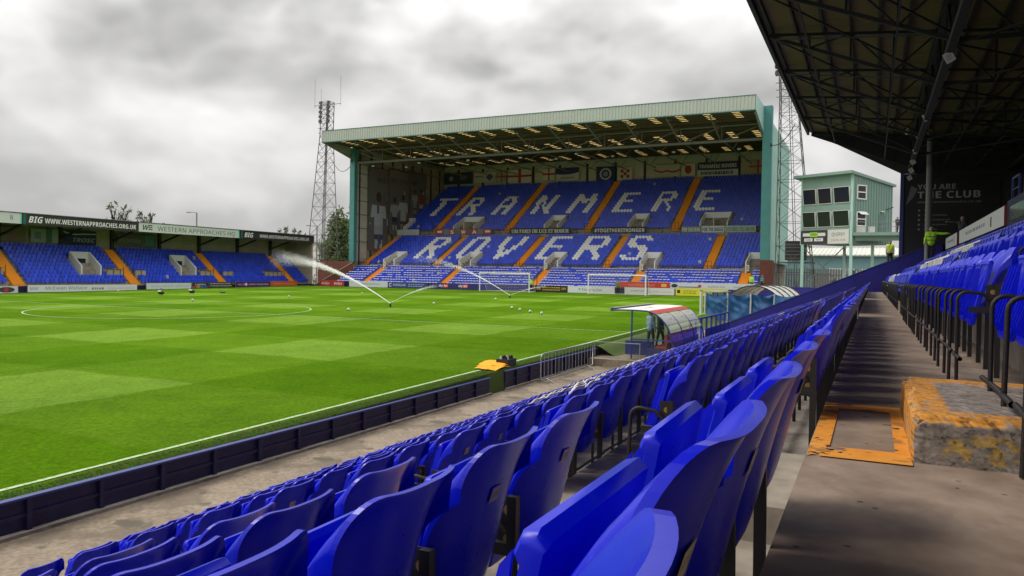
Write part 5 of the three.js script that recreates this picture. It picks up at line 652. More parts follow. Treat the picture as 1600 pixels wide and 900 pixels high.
{ // dugout: blue steel frame, curved clear roof, red seats
  const x0 = -9.75, x1 = -7.15, Da = 30, Db = 36.2, y0 = -0.1, t = thing('team_dugout', 'team dugout with curved clear roof, blue frame and red seats', 'dugout', [0, y0, -Da]), L = Db - Da;
  const prof = (s) => { if (s < 0.5) return [lerp(x0, -8.2, s * 2), 2.0 + 0.02 * Math.sin(s * 6)]; const a = (s - 0.5) * 2; return [-8.2 + 1.05 * Math.sin(a * Math.PI / 2 * 1.04), 0.75 + 1.25 * Math.cos(a * Math.PI / 2) - 0.35 * a]; };
  const sheet = (z0, z1, s0, s1) => surf(10, 3, (u, v) => { const q = prof(lerp(s0, s1, u)); return [q[0], q[1], -lerp(z0, z1, v)]; });
  put('roof_print', sheet(0.02, L, 0.03, 0.6), panel(2.6, 6.2, (g, w, h) => { g.fillStyle = '#b23c36'; g.fillRect(w * 0.84, 0, w * 0.16, h); g.save(); g.translate(w * 0.5, h * 0.62); g.rotate(-Math.PI / 2); fit(g, 'DUGOUT', -h * 0.16, 0, h * 0.3, w * 0.2, '#54585e'); g.restore(); g.fillStyle = '#b04a44'; g.fillRect(w * 0.3, h * 0.42, w * 0.1, h * 0.04); }, '#dcdad4', 70), t);
  for (let k = 0; k < 3; k++) { put('frosted_panel', sheet(L * k / 3 + 0.04, L * (k + 1) / 3 - 0.04, 0.61, 0.76), M.frost, t); put('clear_panel', sheet(L * k / 3 + 0.04, L * (k + 1) / 3 - 0.04, 0.765, 1), M.clear, t); }
  for (const z of [0, L / 3, 2 * L / 3, L]) { const m = new MB(); m.tube(Array.from({ length: 16 }, (_, i) => { const q = prof(i / 15); return [q[0], q[1] - 0.03, -z]; }), 0.035, 6); m.tube([[prof(1)[0], prof(1)[1] - 0.03, -z], [prof(1)[0], 0, -z]], 0.035, 6); m.put('hoop', M.blueSteel, t); }
  for (const z of [0, L]) new MB().tube([[-8.85, 0, -z], [-8.85, 2.0, -z]], 0.035, 8).put('front_post', M.blueSteel, t);
  new MB().bar([x0, 1.98, 0.05], [x0, 1.98, -L - 0.05], 0.05, 0.12).bar([x0 + 0.1, 2.06, 0.02], [x0 + 0.1, 2.06, -L], 0.22, 0.03).put('front_gutter', M.galv, t);
  new MB().quad([-8.82, 0.1, 0.0], [-7.25, 0.1, 0.0], [-7.25, 1.3, 0.0], [-8.82, 1.9, 0.0]).put('side_glazing', M.clear, t);
  B(-8.8, -7.2, 0.78, 0.83, 0.02, -0.02).put('side_rail', M.blueSteel, t);
  for (let k = 0; k < 9; k++) { const z = 0.5 + k * 0.64, q = new MB(); q.box(-8.0, -7.55, 0.42, 0.5, -z, -z - 0.5).box(-7.6, -7.5, 0.5, 1.0, -z, -z - 0.5); q.put('bench_seat', std(C(0.5, 0.06, 0.045), 0.5), t); }
  B(-8.3, -7.2, 0, 0.42, -0.3, -L + 0.2).put('bench_base', M.blueSteel, t);
  B(-9.6, -8.35, 0.0, 0.6, -1.6, -1.68).put('front_panel', M.blueSteel, t);
  B(-7.45, -7.4, 0.1, 0.7, -0.05, -L).put('back_panel', std(C(0.25, 0.05, 0.04), 0.7), t);
  structure(B(-10.43, -6.9, -0.395, -0.1, -29.2, -50.5).put('dugout_plinth', M.walk));
}
{ // glass screen and rails beside the dugout, blue railings along the front of the terrace
  const t = thing('glass_screen', 'low clear screen on thin posts beside the dugout', 'screen', [-10.3, -0.4, -29.6]); for (const z of [0, 1.9]) new MB().tube([[0.02 + z, 0, 0], [0.02 + z, 0.95, 0]], 0.022, 6).put('post', M.galv, t); new MB().tube([[0, 0.95, 0], [1.95, 0.95, 0]], 0.02, 6).put('top_rail', M.galv, t); new MB().quad([0.04, 0.08, 0], [1.9, 0.08, 0], [1.9, 0.92, 0], [0.04, 0.92, 0]).put('pane', M.clear, t);
  const rail = (Da, Db, top, panelFrom, label) => { const q = thing('blue_railing', label, 'railing', [-7.75, -0.1, -Da]), L = Db - Da, h = top + 0.1, n = Math.round(L / 1.25); new MB().bar([0, h, 0.04], [0, h, -L - 0.04], 0.07, 0.09).put('top_rail', M.blueSteel, q); for (let i = 0; i <= n; i++) B(-0.045, 0.045, 0, h - 0.04, -L * i / n + 0.05, -L * i / n - 0.05).put('baluster', M.blueSteel, q); if (panelFrom !== null) B(-0.02, 0.02, 0.05, h * 0.55, -L * panelFrom, -L).put('infill', M.blueWall, q); };
  rail(31.2, 35.6, 0.62, null, 'lower blue railing behind the dugout'); rail(35.9, 46.5, 1.2, 0.35, 'higher blue railing with solid infill past the dugout');
  const bk = thing('waste_bin', 'grey square bin beside the blue railing', 'bin', [-7.1, 0.3, -46.6]); new MB().hexa([[-0.22, 0, 0.22], [0.22, 0, 0.22], [0.22, 0, -0.22], [-0.22, 0, -0.22], [-0.3, 0.65, 0.3], [0.3, 0.65, 0.3], [0.3, 0.65, -0.3], [-0.3, 0.65, -0.3]]).put('body', M.greySteel, bk); B(-0.32, 0.32, 0.65, 0.7, 0.32, -0.32).put('rim', M.galv, bk); bk.position.y = treadY(9) + 0.003;
}
{ // blue tarpaulin screen and the curved tunnel cover
  const D = 56, t = thing('tarpaulin_screen', 'creased blue tarpaulin sheets lashed between white poles behind the end wall', 'tarpaulin', [-11.3, 0, -D]); const mat = new THREE.MeshPhysicalMaterial({ side: THREE.DoubleSide, color: C(0.02, 0.1, 0.25), roughness: 0.32 });
  for (let k = 0; k < 4; k++) { const w = 1.5, x = 0.35 + k * 1.6; put('sheet', surf(28, 22, (u, v) => { const sag = -0.16 * Math.sin(u * Math.PI) * v, f = fbm(u * 2 + k * 7, v * 1.5, k, 2) - 0.5, cr = Math.abs(fbm(u * 2.2 + v * 2.4 + k * 3, v * 1.1 - u * 0.7 + 9, 5 + k, 2) - 0.5); return [x + w * u, 2.0 * v + sag + 0.15, 0.2 * f - 0.7 * cr * smooth(0, 0.5, v) + 0.15]; }), mat, t); }
  for (const x of [0, 0.28, 1.9, 3.5, 5.1, 6.7]) new MB().tube([[x, 0, 0.05], [x, x ? 2.16 : 2.25, 0.05]], x ? 0.05 : 0.11, 8).put('pole', M.offWhite, t);
  const d2 = thing('far_dugout', 'second dugout with pale flat roof edge beyond the tarpaulin', 'dugout', [-11.6, 0.35, -60]); B(-0.6, 0.9, 1.72, 1.8, 0, -5).put('roof', M.galv, d2); for (const x of [0.4, 0.7]) for (const z of [0.1, 4.9]) B(x - 0.04, x + 0.04, 0, 1.72, -z, -z - 0.08).put('post', M.blueSteel, d2); B(0.25, 0.3, 0.1, 1.7, 0, -5).put('back_sheet', M.frost, d2);
  const q = thing('tunnel_cover', 'curved translucent players tunnel cover with dark hoops', 'tunnel cover', [-9.0, 0.1, -66]); const R = 2.5;
  for (let k = 0; k < 4; k++) put('curved_sheet', surf(16, 3, (u, v) => { const a = lerp(0.12, Math.PI - 0.12, u); return [-R * Math.cos(a) + 0.15 * (k + v) * 1.6, R * Math.sin(a), -(2.5 * (k + v)) + 0.03]; }), M.frost, q);
  for (let k = 0; k <= 4; k++) new MB().tube(Array.from({ length: 15 }, (_, i) => { const a = lerp(0.08, Math.PI - 0.08, i / 14); return [-(R + 0.03) * Math.cos(a) + 0.24 * k, (R + 0.03) * Math.sin(a), -2.5 * k]; }), 0.06, 6).put('hoop', M.darkSteel, q);
  const w = thing('corner_wall', 'low blue wall between the end stand and the tunnel', 'wall', [-10.6, 0.6, -88]); B(0, 11, 0, 1.7, 0, -0.2).put('panel', M.blueWall, w); B(-0.02, 11.02, 1.7, 1.76, 0.03, -0.23).put('coping', M.blueSteel, w);
  const w2 = thing('corner_wall', 'blue wall running from the yellow board to the tunnel', 'wall', [-15.4, 0.86, -92.2]); B(0, 5, 0, 0.92, 0, -0.15).put('panel', M.blueWall, w2); B(-0.02, 5.02, 0.92, 0.97, 0.02, -0.17).put('coping', M.blueSteel, w2);
}
// ---------- floodlight towers ----------
function tower(x, D, y0, H, wb, wt, label, lean, lamps, aerial) {
  const t = thing('floodlight_tower', label, 'tower', [x, y0, -D]), hw = (y) => lerp(wb, wt, Math.min(1, y / (H * 0.82)) ** 0.85) / 2, cx = (y) => lean * y / H, P = (sx, sz, y) => [cx(y) + sx * hw(y), y, sz * hw(y)];
  const cn = [[-1, 1], [1, 1], [1, -1], [-1, -1]];
  for (const [a, b] of cn) new MB().bar(P(a, b, 0), P(a, b, H * 0.82), 0.1).bar(P(a, b, H * 0.82), P(a, b, H), 0.11).put('leg', M.tower, t);
  const m = new MB(); let y = 0; while (y < H - 0.4) { const s = Math.max(1.4, hw(y) * 1.6), e = Math.min(H, y + s); for (let k = 0; k < 4; k++) { const A = cn[k], Bc = cn[(k + 1) % 4]; m.bar(P(...A, e), P(...Bc, e), 0.045); m.bar(P(...A, y), P(...Bc, e), 0.04); m.bar(P(...Bc, y), P(...A, e), 0.04); } y = e; } m.put('lattice', M.tower, t);
  new MB().bar([0, 0, 0], [cx(H), H, 0], 0.08).bar([0.25, 0, 0], [cx(H) + 0.25, H, 0], 0.06).put('ladder', M.tower, t);
  for (let k = 0; k < lamps; k++) { const yy = H - 0.3 - 0.85 * Math.floor(k / 2), s = k % 2 ? 1 : -1, g = new THREE.CylinderGeometry(0.36, 0.22, 0.36, 14); g.rotateX(1.25); g.rotateY(0.6); g.translate(cx(yy) + s * (wt / 2 + (k % 2 ? -0.1 : 0.25)), yy, 0.6); put('floodlight', g, M.tower, t); }
  for (let k = 0; k < 7; k++) { const yy = H - 0.75 - k * 0.85; new MB().box(cx(yy) - wt * 0.72, cx(yy) + wt * 0.72, yy, yy + 0.07, wt / 2 + 0.1, wt / 2 + 0.02).put('lamp_rail', M.tower, t); }
  if (aerial) { new MB().bar([cx(H) - 3.1, H - 0.5, 0], [cx(H) + 3.1, H - 0.5, 0], 0.07).bar([cx(H) - 3.0, H - 0.9, 0], [cx(H) - 3.0, H + 4.5, 0], 0.035).bar([cx(H) + 3.0, H - 0.9, 0], [cx(H) + 3.0, H + 4.5, 0], 0.035).bar([cx(H) - 1.5, H - 0.5, 0], [cx(H) - 1.5, H + 2.6, 0], 0.03).put('aerial', M.tower, t); }
  else { B(-1.3, 1.1, 5.0, 7.3, 0.5, -0.6).put('equipment_box', M.darkSteel, t); const r = new MB(); for (let i = 0; i < 5; i++) r.box(-1.31, 1.11, 5.2 + i * 0.42, 5.26 + i * 0.42, 0.53, 0.5); r.put('grille', M.greySteel, t); const f = new MB(); for (const s of [-1, 1]) f.bar([-2, 4.7, s * 1.7], [2, 4.7, s * 1.7], 0.1); f.bar([-2, 4.7, -1.7], [-2, 4.7, 1.7], 0.1).bar([2, 4.7, -1.7], [2, 4.7, 1.7], 0.1); f.put('service_deck', M.tower, t); }
}
tower(-92.9, 112, 0, 34.6, 4.6, 1.7, 'distant lattice floodlight tower with aerials between the two stands', 0.9, 10, true);
tower(-8.3, 97, 0.5, 30.4, 4.4, 1.9, 'tall lattice floodlight tower beside the green control room', -1.6, 8, false);
{ const t = thing('slack_cable', 'slack cable from the far tower to the end stand column', 'cable', [0, 0, 0]); new MB().tube(Array.from({ length: 14 }, (_, i) => { const s = i / 13; return [lerp(-90.6, -75.2, s), lerp(23.5, 20.8, s) - 4.2 * s * (1 - s) * 1.6, lerp(-112, -98, s)]; }), 0.05, 5).put('wire', M.darkSteel, t); new MB().box(-75.35, -75.1, 20.6, 21, -97.5, -97.6).put('clamp', M.darkSteel, t);
  const u = thing('slack_cable', 'slack cable from the near tower to the teal column', 'cable'); new MB().tube(Array.from({ length: 12 }, (_, i) => { const s = i / 11; return [lerp(-11.6, -8.8, s), lerp(19.6, 21.8, s) - 3.2 * s * (1 - s), lerp(-97.4, -96.5, s)]; }), 0.05, 5).put('wire', M.darkSteel, u); new MB().box(-11.65, -11.48, 19.4, 19.8, -97.2, -97.3).put('clamp', M.darkSteel, u); }
// ---------- green control room on stilts, set at an angle in the corner ----------
{
  const t = thing('control_room', 'two storey pale green control room on steel stilts', 'building', [-2.15, 7.3, -92]); t.rotation.y = 0;
  const a = new THREE.Vector3(-0.717, 0, 0.1).setZ(-0.30); // direction along the window front (to the left) and along the door side
  const u = V(-0.88, 0, -0.47).normalize(), v = V(0.62, 0, -0.78).normalize(), W = 6.3, L = 6.5, H1 = 7.95, H2 = 6.9;
  const P = (s, q, y) => [u.x * s + v.x * q, y, u.z * s + v.z * q];
  const hex = (s0, s1, q0, q1, y0, y1, y0b = y0, y1b = y1) => new MB().hexa([P(s0, q0, y0), P(s1, q0, y0), P(s1, q1, y0b), P(s0, q1, y0b), P(s0, q0, y1), P(s1, q0, y1), P(s1, q1, y1b), P(s0, q1, y1b)].map((x) => x));
  hex(0, W, 0, L, 0, H1 - 0.25, 0, H2 - 0.25).put('walls', M.roomGreen, t);
  hex(-0.25, W + 0.7, -0.6, L + 0.2, H1 - 0.2, H1 + 0.12, H2 - 0.25, H2 + 0.02).put('roof', M.roomGreen, t);
  { const r = new MB(); for (let q = 0.4; q < L; q += 0.42) { const p = P(-0.03, q, 0), e = P(-0.03, q + 0.12, 0), o = [-u.x * 0.03, 0, -u.z * 0.03]; const h = lerp(H1, H2, q / L) - 0.3; r.hexa([[p[0], 0.02, p[2]], [e[0], 0.02, e[2]], [e[0] + o[0], 0.02, e[2] + o[2]], [p[0] + o[0], 0.02, p[2] + o[2]], [p[0], h, p[2]], [e[0], h, e[2]], [e[0] + o[0], h, e[2] + o[2]], [p[0] + o[0], h, p[2] + o[2]]]); } r.put('cladding_ribs', M.roomGreen, t); }
  hex(-0.06, 0.24, -0.06, 0.0, -0.1, H1 - 0.25).put('corner_post', M.paleTeal, t); hex(W - 0.1, W + 0.05, -0.05, 0, -0.1, H1 - 0.25).put('corner_post', M.paleTeal, t);
  for (const y of [0.35 + 1.6, 4.6]) for (const [s0, s1] of [[0.3, 2.15], [2.5, 4.1], [4.4, 6.0]]) { // windows tilted outwards at the top
    const w = new MB(), fr = new MB(), tl = 0.22, q = (s, yy, o) => { const p = P(s, -o, yy); return p; };
    w.quad(q(s1, y, 0.05), q(s0, y, 0.05), q(s0, y + 1.75, 0.05 + tl), q(s1, y + 1.75, 0.05 + tl)); const win = w.put('window', M.glassDark, t);
    for (const [A, Bq] of [[[s0, y], [s1, y]], [[s0, y + 1.75], [s1, y + 1.75]], [[s0, y], [s0, y + 1.75]], [[s1, y], [s1, y + 1.75]]]) fr.bar(q(A[0], A[1], 0.06 + tl * (A[1] - y) / 1.75), q(Bq[0], Bq[1], 0.06 + tl * (Bq[1] - y) / 1.75), 0.06); fr.put('frame', M.offWhite, win);
    const side = new MB(); for (const s of [s0, s1]) side.quad(q(s, y, 0), q(s, y, 0.06), q(s, y + 1.75, 0.06 + tl), q(s, y + 1.75, 0)); side.put('reveal', M.white, win);
  }
  for (const [q0, q1, y0, y1] of [[0.6, 2.0, 5.0, 6.5], [0.6, 2.0, 2.0, 3.5]]) { const w = new MB(), z = (q, y, o) => P(-o, q, y); const win = new MB().quad(z(q0, y0, 0.07), z(q1, y0, 0.07), z(q1, y1, 0.07), z(q0, y1, 0.07)).put('window', M.glassDark, t); for (const [A, Bq] of [[[q0, y0], [q1, y0]], [[q0, y1], [q1, y1]], [[q0, y0], [q0, y1]], [[q1, y0], [q1, y1]], [[q0, (y0 + y1) / 2], [q1, (y0 + y1) / 2]]]) w.bar(z(A[0], A[1], 0.09), z(Bq[0], Bq[1], 0.09), 0.12); w.put('frame', M.white, win); }
  { const z = (q, y, o) => P(-o, q, y); new MB().quad(z(0.7, 3.25, 0.5), z(2.0, 3.25, 0.5), z(2.0, 3.6, 0.1), z(0.7, 3.6, 0.1)).put('open_sash', M.white, t);
    const d = new MB().quad(z(4.2, 1.25, 0.07), z(5.2, 1.25, 0.07), z(5.2, 3.35, 0.07), z(4.2, 3.35, 0.07)).put('door', std(C(0.12, 0.2, 0.19), 0.6), t); new MB().bar(z(4.35, 2.2, 0.1), z(4.35, 2.4, 0.1), 0.06).put('handle', M.galv, d); new MB().bar(z(4.3, 3.75, 0.15), z(4.9, 3.75, 0.15), 0.2, 0.14).put('door_lamp', M.offWhite, t); new MB().bar(z(5.4, 4.0, 0.1), z(5.9, 4.3, 0.5), 0.1).put('wall_camera', M.darkSteel, t); }
  // printed signs below the windows
  face(P(W - 0.05, -0.08, 0.05), P(2.95, -0.08, 0.05), P(2.95, -0.08, 1.6), P(W - 0.05, -0.08, 1.6)).put('sign', panel(3.4, 1.5, (g, w, h) => { g.fillStyle = '#d6d4d2'; g.fillRect(w * 0.08, h * 0.2, w * 0.28, h * 0.24); g.fillRect(w * 0.66, h * 0.2, w * 0.28, h * 0.24); g.fillRect(w * 0.14, h * 0.58, w * 0.32, h * 0.24); g.fillRect(w * 0.52, h * 0.58, w * 0.34, h * 0.24); g.fillStyle = '#93c636'; g.fillRect(w * 0.35, h * 0.14, w * 0.3, h * 0.36); fit(g, 'FITNESS', w * 0.39, h * 0.32, w * 0.22, h * 0.18, '#3c4a22'); fit(g, 'GLOBAL', w * 0.2, h * 0.7, w * 0.2, h * 0.16, '#4d4a4c'); fit(g, 'HEALTH', w * 0.58, h * 0.7, w * 0.2, h * 0.16, '#4d4a4c'); }, '#383236', 110), t);
  face(P(2.85, -0.08, 0.0), P(0.3, -0.08, 0.0), P(0.3, -0.08, 1.6), P(2.85, -0.08, 1.6)).put('sign', panel(2.5, 1.6, (g, w, h) => { fit(g, 'QUIRKY', w * 0.18, h * 0.34, w * 0.64, h * 0.34, '#4c4b49', 'sans-serif', ''); fit(g, 'DIGITAL.COM', w * 0.16, h * 0.74, w * 0.68, h * 0.2, '#6b6a66', 'sans-serif', ''); }, '#cbcbc4', 110), t);
  // stilts, bracing, and the walkway to the main stand with its rail
  for (const [s, q] of [[0.15, 0.1], [W - 0.15, 0.1], [W * 0.52, L * 0.5], [0.15, L * 0.55]]) { const p = P(s, q, 0); new MB().bar([p[0], -7.2, p[2]], [p[0], 0, p[2]], 0.32).put('stilt', M.paleTeal, t); }
  { const b = new MB(); const A = P(W - 0.15, 0.1, 0), Bq = P(0.15, 0.1, 0), Cc = P(W * 0.52, L * 0.5, 0); b.bar([A[0], -0.2, A[2]], [Cc[0], -5, Cc[2]], 0.1).bar([Cc[0], -0.2, Cc[2]], [A[0], -5, A[2]], 0.1).bar([Cc[0], -0.2, Cc[2]], [Bq[0], -5, Bq[2]], 0.1); b.put('bracing', M.greySteel, t); }
  new MB().box(0.1, 9, 0.85, 1.2, 0.4, -3.2).put('walkway_deck', M.roomGreen, t); new MB().box(0.3, 9, 0.3, 0.85, -0.2, -0.5).put('walkway_beam', M.roomGreen, t);
  { const r = new MB(); for (let x = 0.4; x < 9; x += 1.3) r.bar([x, 1.2, 0.35], [x, 2.35, 0.35], 0.06); r.bar([0.2, 2.35, 0.35], [9, 2.35, 0.35], 0.06).bar([0.2, 1.8, 0.35], [9, 1.8, 0.35], 0.04); r.put('walkway_rail', M.galv, t); }
  new MB().box(0.35, 1.35, 1.21, 1.95, -0.3, -0.8).box(1.6, 2.3, 1.21, 1.9, -0.3, -0.8).put('air_conditioner', M.offWhite, t);
}
// ---------- beyond the ground ----------
{
  const t = thing('warehouse', 'long teal warehouse with pale ribbed roof behind the control room', 'building', [-24, 0.3, -150]); B(0, 62, 0, 7.2, 0, -24).put('walls', std(C(0.16, 0.3, 0.31), 0.7), t);
  { const r = new MB(); r.hexa([[-0.5, 7.2, 0.6], [62.5, 7.2, 0.6], [62.5, 8.9, -12], [-0.5, 8.9, -12], [-0.5, 7.4, 0.6], [62.5, 7.4, 0.6], [62.5, 9.1, -12], [-0.5, 9.1, -12]]); const roof = r.put('roof', M.fascia, t); const rb = new MB(); for (let x = 0; x < 62; x += 0.75) rb.hexa([[x, 7.38, 0.6], [x + 0.25, 7.38, 0.6], [x + 0.25, 9.08, -12], [x, 9.08, -12], [x, 7.5, 0.6], [x + 0.25, 7.5, 0.6], [x + 0.25, 9.2, -12], [x, 9.2, -12]]); rb.put('roof_ribs', M.paleWall, roof); }
  for (const x of [14, 27]) B(x, x + 4, 0, 4, 0.05, 0).put('loading_door', M.greySteel, t);
  const f = thing('palisade_fence', 'grey palisade fence behind the lattice tower', 'fence', [-10.4, 0.6, -106]); for (let x = 0; x < 16; x += 0.32) B(x, x + 0.2, 0, 4.0, 0, -0.04).put('pale', M.galv, f); new MB().bar([0, 1, -0.07], [16, 1, -0.07], 0.06, 0.12).bar([0, 3.2, -0.07], [16, 3.2, -0.07], 0.06, 0.12).put('rail', M.galv, f);
  for (const [x, D, l, c] of [[-3.2, 112, 'small white van parked behind the stilts', C(0.62, 0.6, 0.56)], [0.6, 116, 'cream van parked farther right behind the stilts', C(0.58, 0.52, 0.42)]]) { const v = thing('parked_van', l, 'van', [x, 2.6, -D]), sh = new THREE.Shape([[-2.2, 0.45], [2.1, 0.45], [2.2, 1.1], [1.5, 1.3], [1.0, 2.0], [-2.1, 2.05], [-2.2, 1.9]].map(([a, b]) => new THREE.Vector2(a, b))); const g = new THREE.ExtrudeGeometry(sh, { depth: 1.6, bevelEnabled: true, bevelSize: 0.08, bevelThickness: 0.08, bevelSegments: 2 }); g.translate(0, 0, -0.8); put('body', g, std(c, 0.35), v); new MB().quad([1.0, 1.35, 0.9], [1.45, 1.3, 0.9], [1.05, 1.85, 0.9], [0.3, 1.85, 0.9]).put('window', M.glassDark, v); for (const wx of [-1.4, 1.4]) for (const s of [-1, 1]) { const w = new THREE.CylinderGeometry(0.36, 0.36, 0.22, 16); w.rotateX(Math.PI / 2); w.translate(wx, 0.36, s * 0.78); put('wheel', w, M.black, v); } B(-3, 3, -2.4, 0, 1.2, -1.2).put('loading_plinth', M.concrete, v); }
  const hl = surf(60, 6, (u, v) => [lerp(-420, 420, u), -0.8 + (v < 0.5 ? v * 2 : 1) * (12 + 9 * fbm(u * 9, 3, 2, 4)) * (0.5 + 0.5 * Math.sin(u * 3.1)), -420 - 120 * v]); structure(put('hills', hl, std(C(0.075, 0.085, 0.05), 0.95)));
}
function leafTree(name, label, x, D, y0, h, rx, ry, n, seed, bare, group) {
  const t = thing(name, label, 'tree', [x, y0, -D], group), r = rng(seed), tr = new MB(), tips = [];
  tr.tube([[0, 0, 0], [0.1 * rx, h * 0.3, 0.05], [0, h * 0.5, 0]], (s) => lerp(0.05, 0.028, s) * h * 0.6, 7);
  for (let i = 0; i < 26; i++) { const a = r() * 6.28, l = rx * (0.45 + 0.55 * r()), b = h * (0.22 + 0.3 * r()), ty = h - ry + ry * (r() * 1.7 - 0.7), e = [Math.cos(a) * l * 0.85, ty, Math.sin(a) * l * 0.85]; const m = [e[0] * 0.45 + (r() - 0.5) * 0.2 * rx, lerp(b, ty, 0.55) + 0.06 * h, e[2] * 0.45]; tr.tube([[0, b, 0], m, e], (s) => lerp(0.012, 0.003, s) * h, 4, false); tips.push(e, m); for (let k = 0; k < 2; k++) { const q = [e[0] + (r() - 0.5) * rx * 0.6, e[1] + r() * ry * 0.35, e[2] + (r() - 0.5) * rx * 0.6]; tr.tube([m, q], (s) => lerp(0.005, 0.002, s) * h, 4, false); tips.push(q); } }
  tr.put('trunk', std(C(0.07, 0.055, 0.04), 0.9), t);
  const lf = new MB(), s0 = 0.09 + 0.012 * h; for (let k = 0; k < 4; k++) { const a = k * 1.6; lf.quad([0, 0, 0], [Math.cos(a) * s0, 0.3 * s0, Math.sin(a) * s0], [Math.cos(a) * s0 * 1.4 + 0.4 * s0, s0 * 0.9, Math.sin(a) * s0 * 1.4], [-0.3 * s0, s0 * 0.8, 0.3 * s0]); }
  const im = new THREE.InstancedMesh(lf.geo(), new THREE.MeshPhysicalMaterial({ color: 0xffffff, roughness: 0.9, transmission: 0.25, thickness: 0, side: THREE.DoubleSide }), n), mt = new THREE.Matrix4(), e = new THREE.Euler(), qt = new THREE.Quaternion(), cc = new THREE.Color();
  for (let i = 0; i < n; i++) { const b = tips[Math.floor(r() * tips.length)], sp = bare ? 0.12 : 0.34, g = () => (r() + r() + r() - 1.5) * sp; e.set(r() * 6, r() * 6, r() * 6); qt.setFromEuler(e); const s = 0.7 + r() * 0.9; mt.compose(V(b[0] + g() * rx, b[1] + g() * ry, b[2] + g() * rx), qt, V(s, s, s)); im.setMatrixAt(i, mt); cc.setRGB(0.08 + 0.07 * r(), 0.13 + 0.08 * r(), 0.04 + 0.03 * r()); im.setColorAt(i, cc); }
  im.name = 'crown'; im.userData.kind = 'stuff'; t.add(im);
}
leafTree('leafy_tree', 'loose green tree beside the far floodlight tower', -98.5, 124, 1, 12.6, 3.0, 4.6, 2000, 1, false);
leafTree('leafy_tree', 'dense darker tree partly behind the far tower', -106, 132, 1, 8.8, 4.0, 3.4, 1800, 2, false);
leafTree('bare_tree', 'sparse spiky treetop rising above the long stand roof', -128, 96, 0, 14.4, 3.6, 3.0, 90, 5, true);
leafTree('bare_tree', 'thin twiggy treetop over the middle of the long stand', -120, 97, 0, 13.2, 3.2, 2.4, 80, 6, true);
leafTree('bare_tree', 'low leafy treetop above the end of the long stand', -93, 104, 0, 10.4, 2.4, 2.0, 90, 7, true);
for (const [x, D, h, l] of [[-107.5, 96, 13.1, 'single arm street lamp rising above the middle of the long stand roof'], [-119, 95, 12.3, 'street lamp beside the spiky treetop'], [-90.8, 108, 11.3, 'street lamp near the end of the long stand roof']]) { const t = thing('street_lamp', l, 'street lamp', [x, 0, -D]); new MB().tube([[0, 0, 0], [0, h, 0]], 0.12, 7).put('column', M.galv, t); new MB().bar([0.05, h, 0], [-1.7, h + 0.12, 0], 0.1).put('arm', M.galv, t); B(-2.4, -1.6, h + 0.06, h + 0.2, 0.14, -0.14).put('lantern', M.galv, t); }
for (const [x, D, w, h, rc, l, wc] of [[-103.5, 140, 9, 7.4, C(0.32, 0.13, 0.07), 'small house with an orange tiled roof beside the end stand', C(0.62, 0.6, 0.56)], [-116, 133, 7, 8.6, C(0.2, 0.19, 0.18), 'white gabled house behind the end of the long stand', C(0.74, 0.73, 0.7)], [-122, 150, 9, 8.4, C(0.3, 0.13, 0.08), 'brick house behind the trees', C(0.3, 0.16, 0.12)]]) {
  const t = thing('gabled_house', l, 'house', [x, 0, -D]); B(0, w, 0, h - 2.2, 0, -8).put('wall', std(wc, 0.85), t); const g = new THREE.ExtrudeGeometry(new THREE.Shape([[0, h - 2.2], [w, h - 2.2], [w / 2, h + 0.9]].map(([a, b]) => new THREE.Vector2(a, b))), { depth: 8, bevelEnabled: false }); g.translate(0, 0, -8); put('gable', g, std(wc, 0.85), t);
  const r = new MB(); for (const s of [-1, 1]) r.quad([w / 2 + s * (w / 2 + 0.4), h - 2.45, 0.3], [w / 2, h + 1.05, 0.3], [w / 2, h + 1.05, -8.3], [w / 2 + s * (w / 2 + 0.4), h - 2.45, -8.3]); const roof = r.put('roof', std(rc, 0.85), t); B(w * 0.62, w * 0.62 + 0.8, h - 0.6, h + 1.7, -3, -3.8).put('chimney', M.brick, roof);
  for (const wx of [0.22, 0.62]) { const q = B(w * wx, w * wx + 1.1, h - 4.6, h - 3.2, 0.03, 0.0).put('window', M.glassDark, t); B(w * wx - 0.06, w * wx + 1.16, h - 4.68, h - 4.6, 0.08, 0).put('sill', M.white, q); }
}
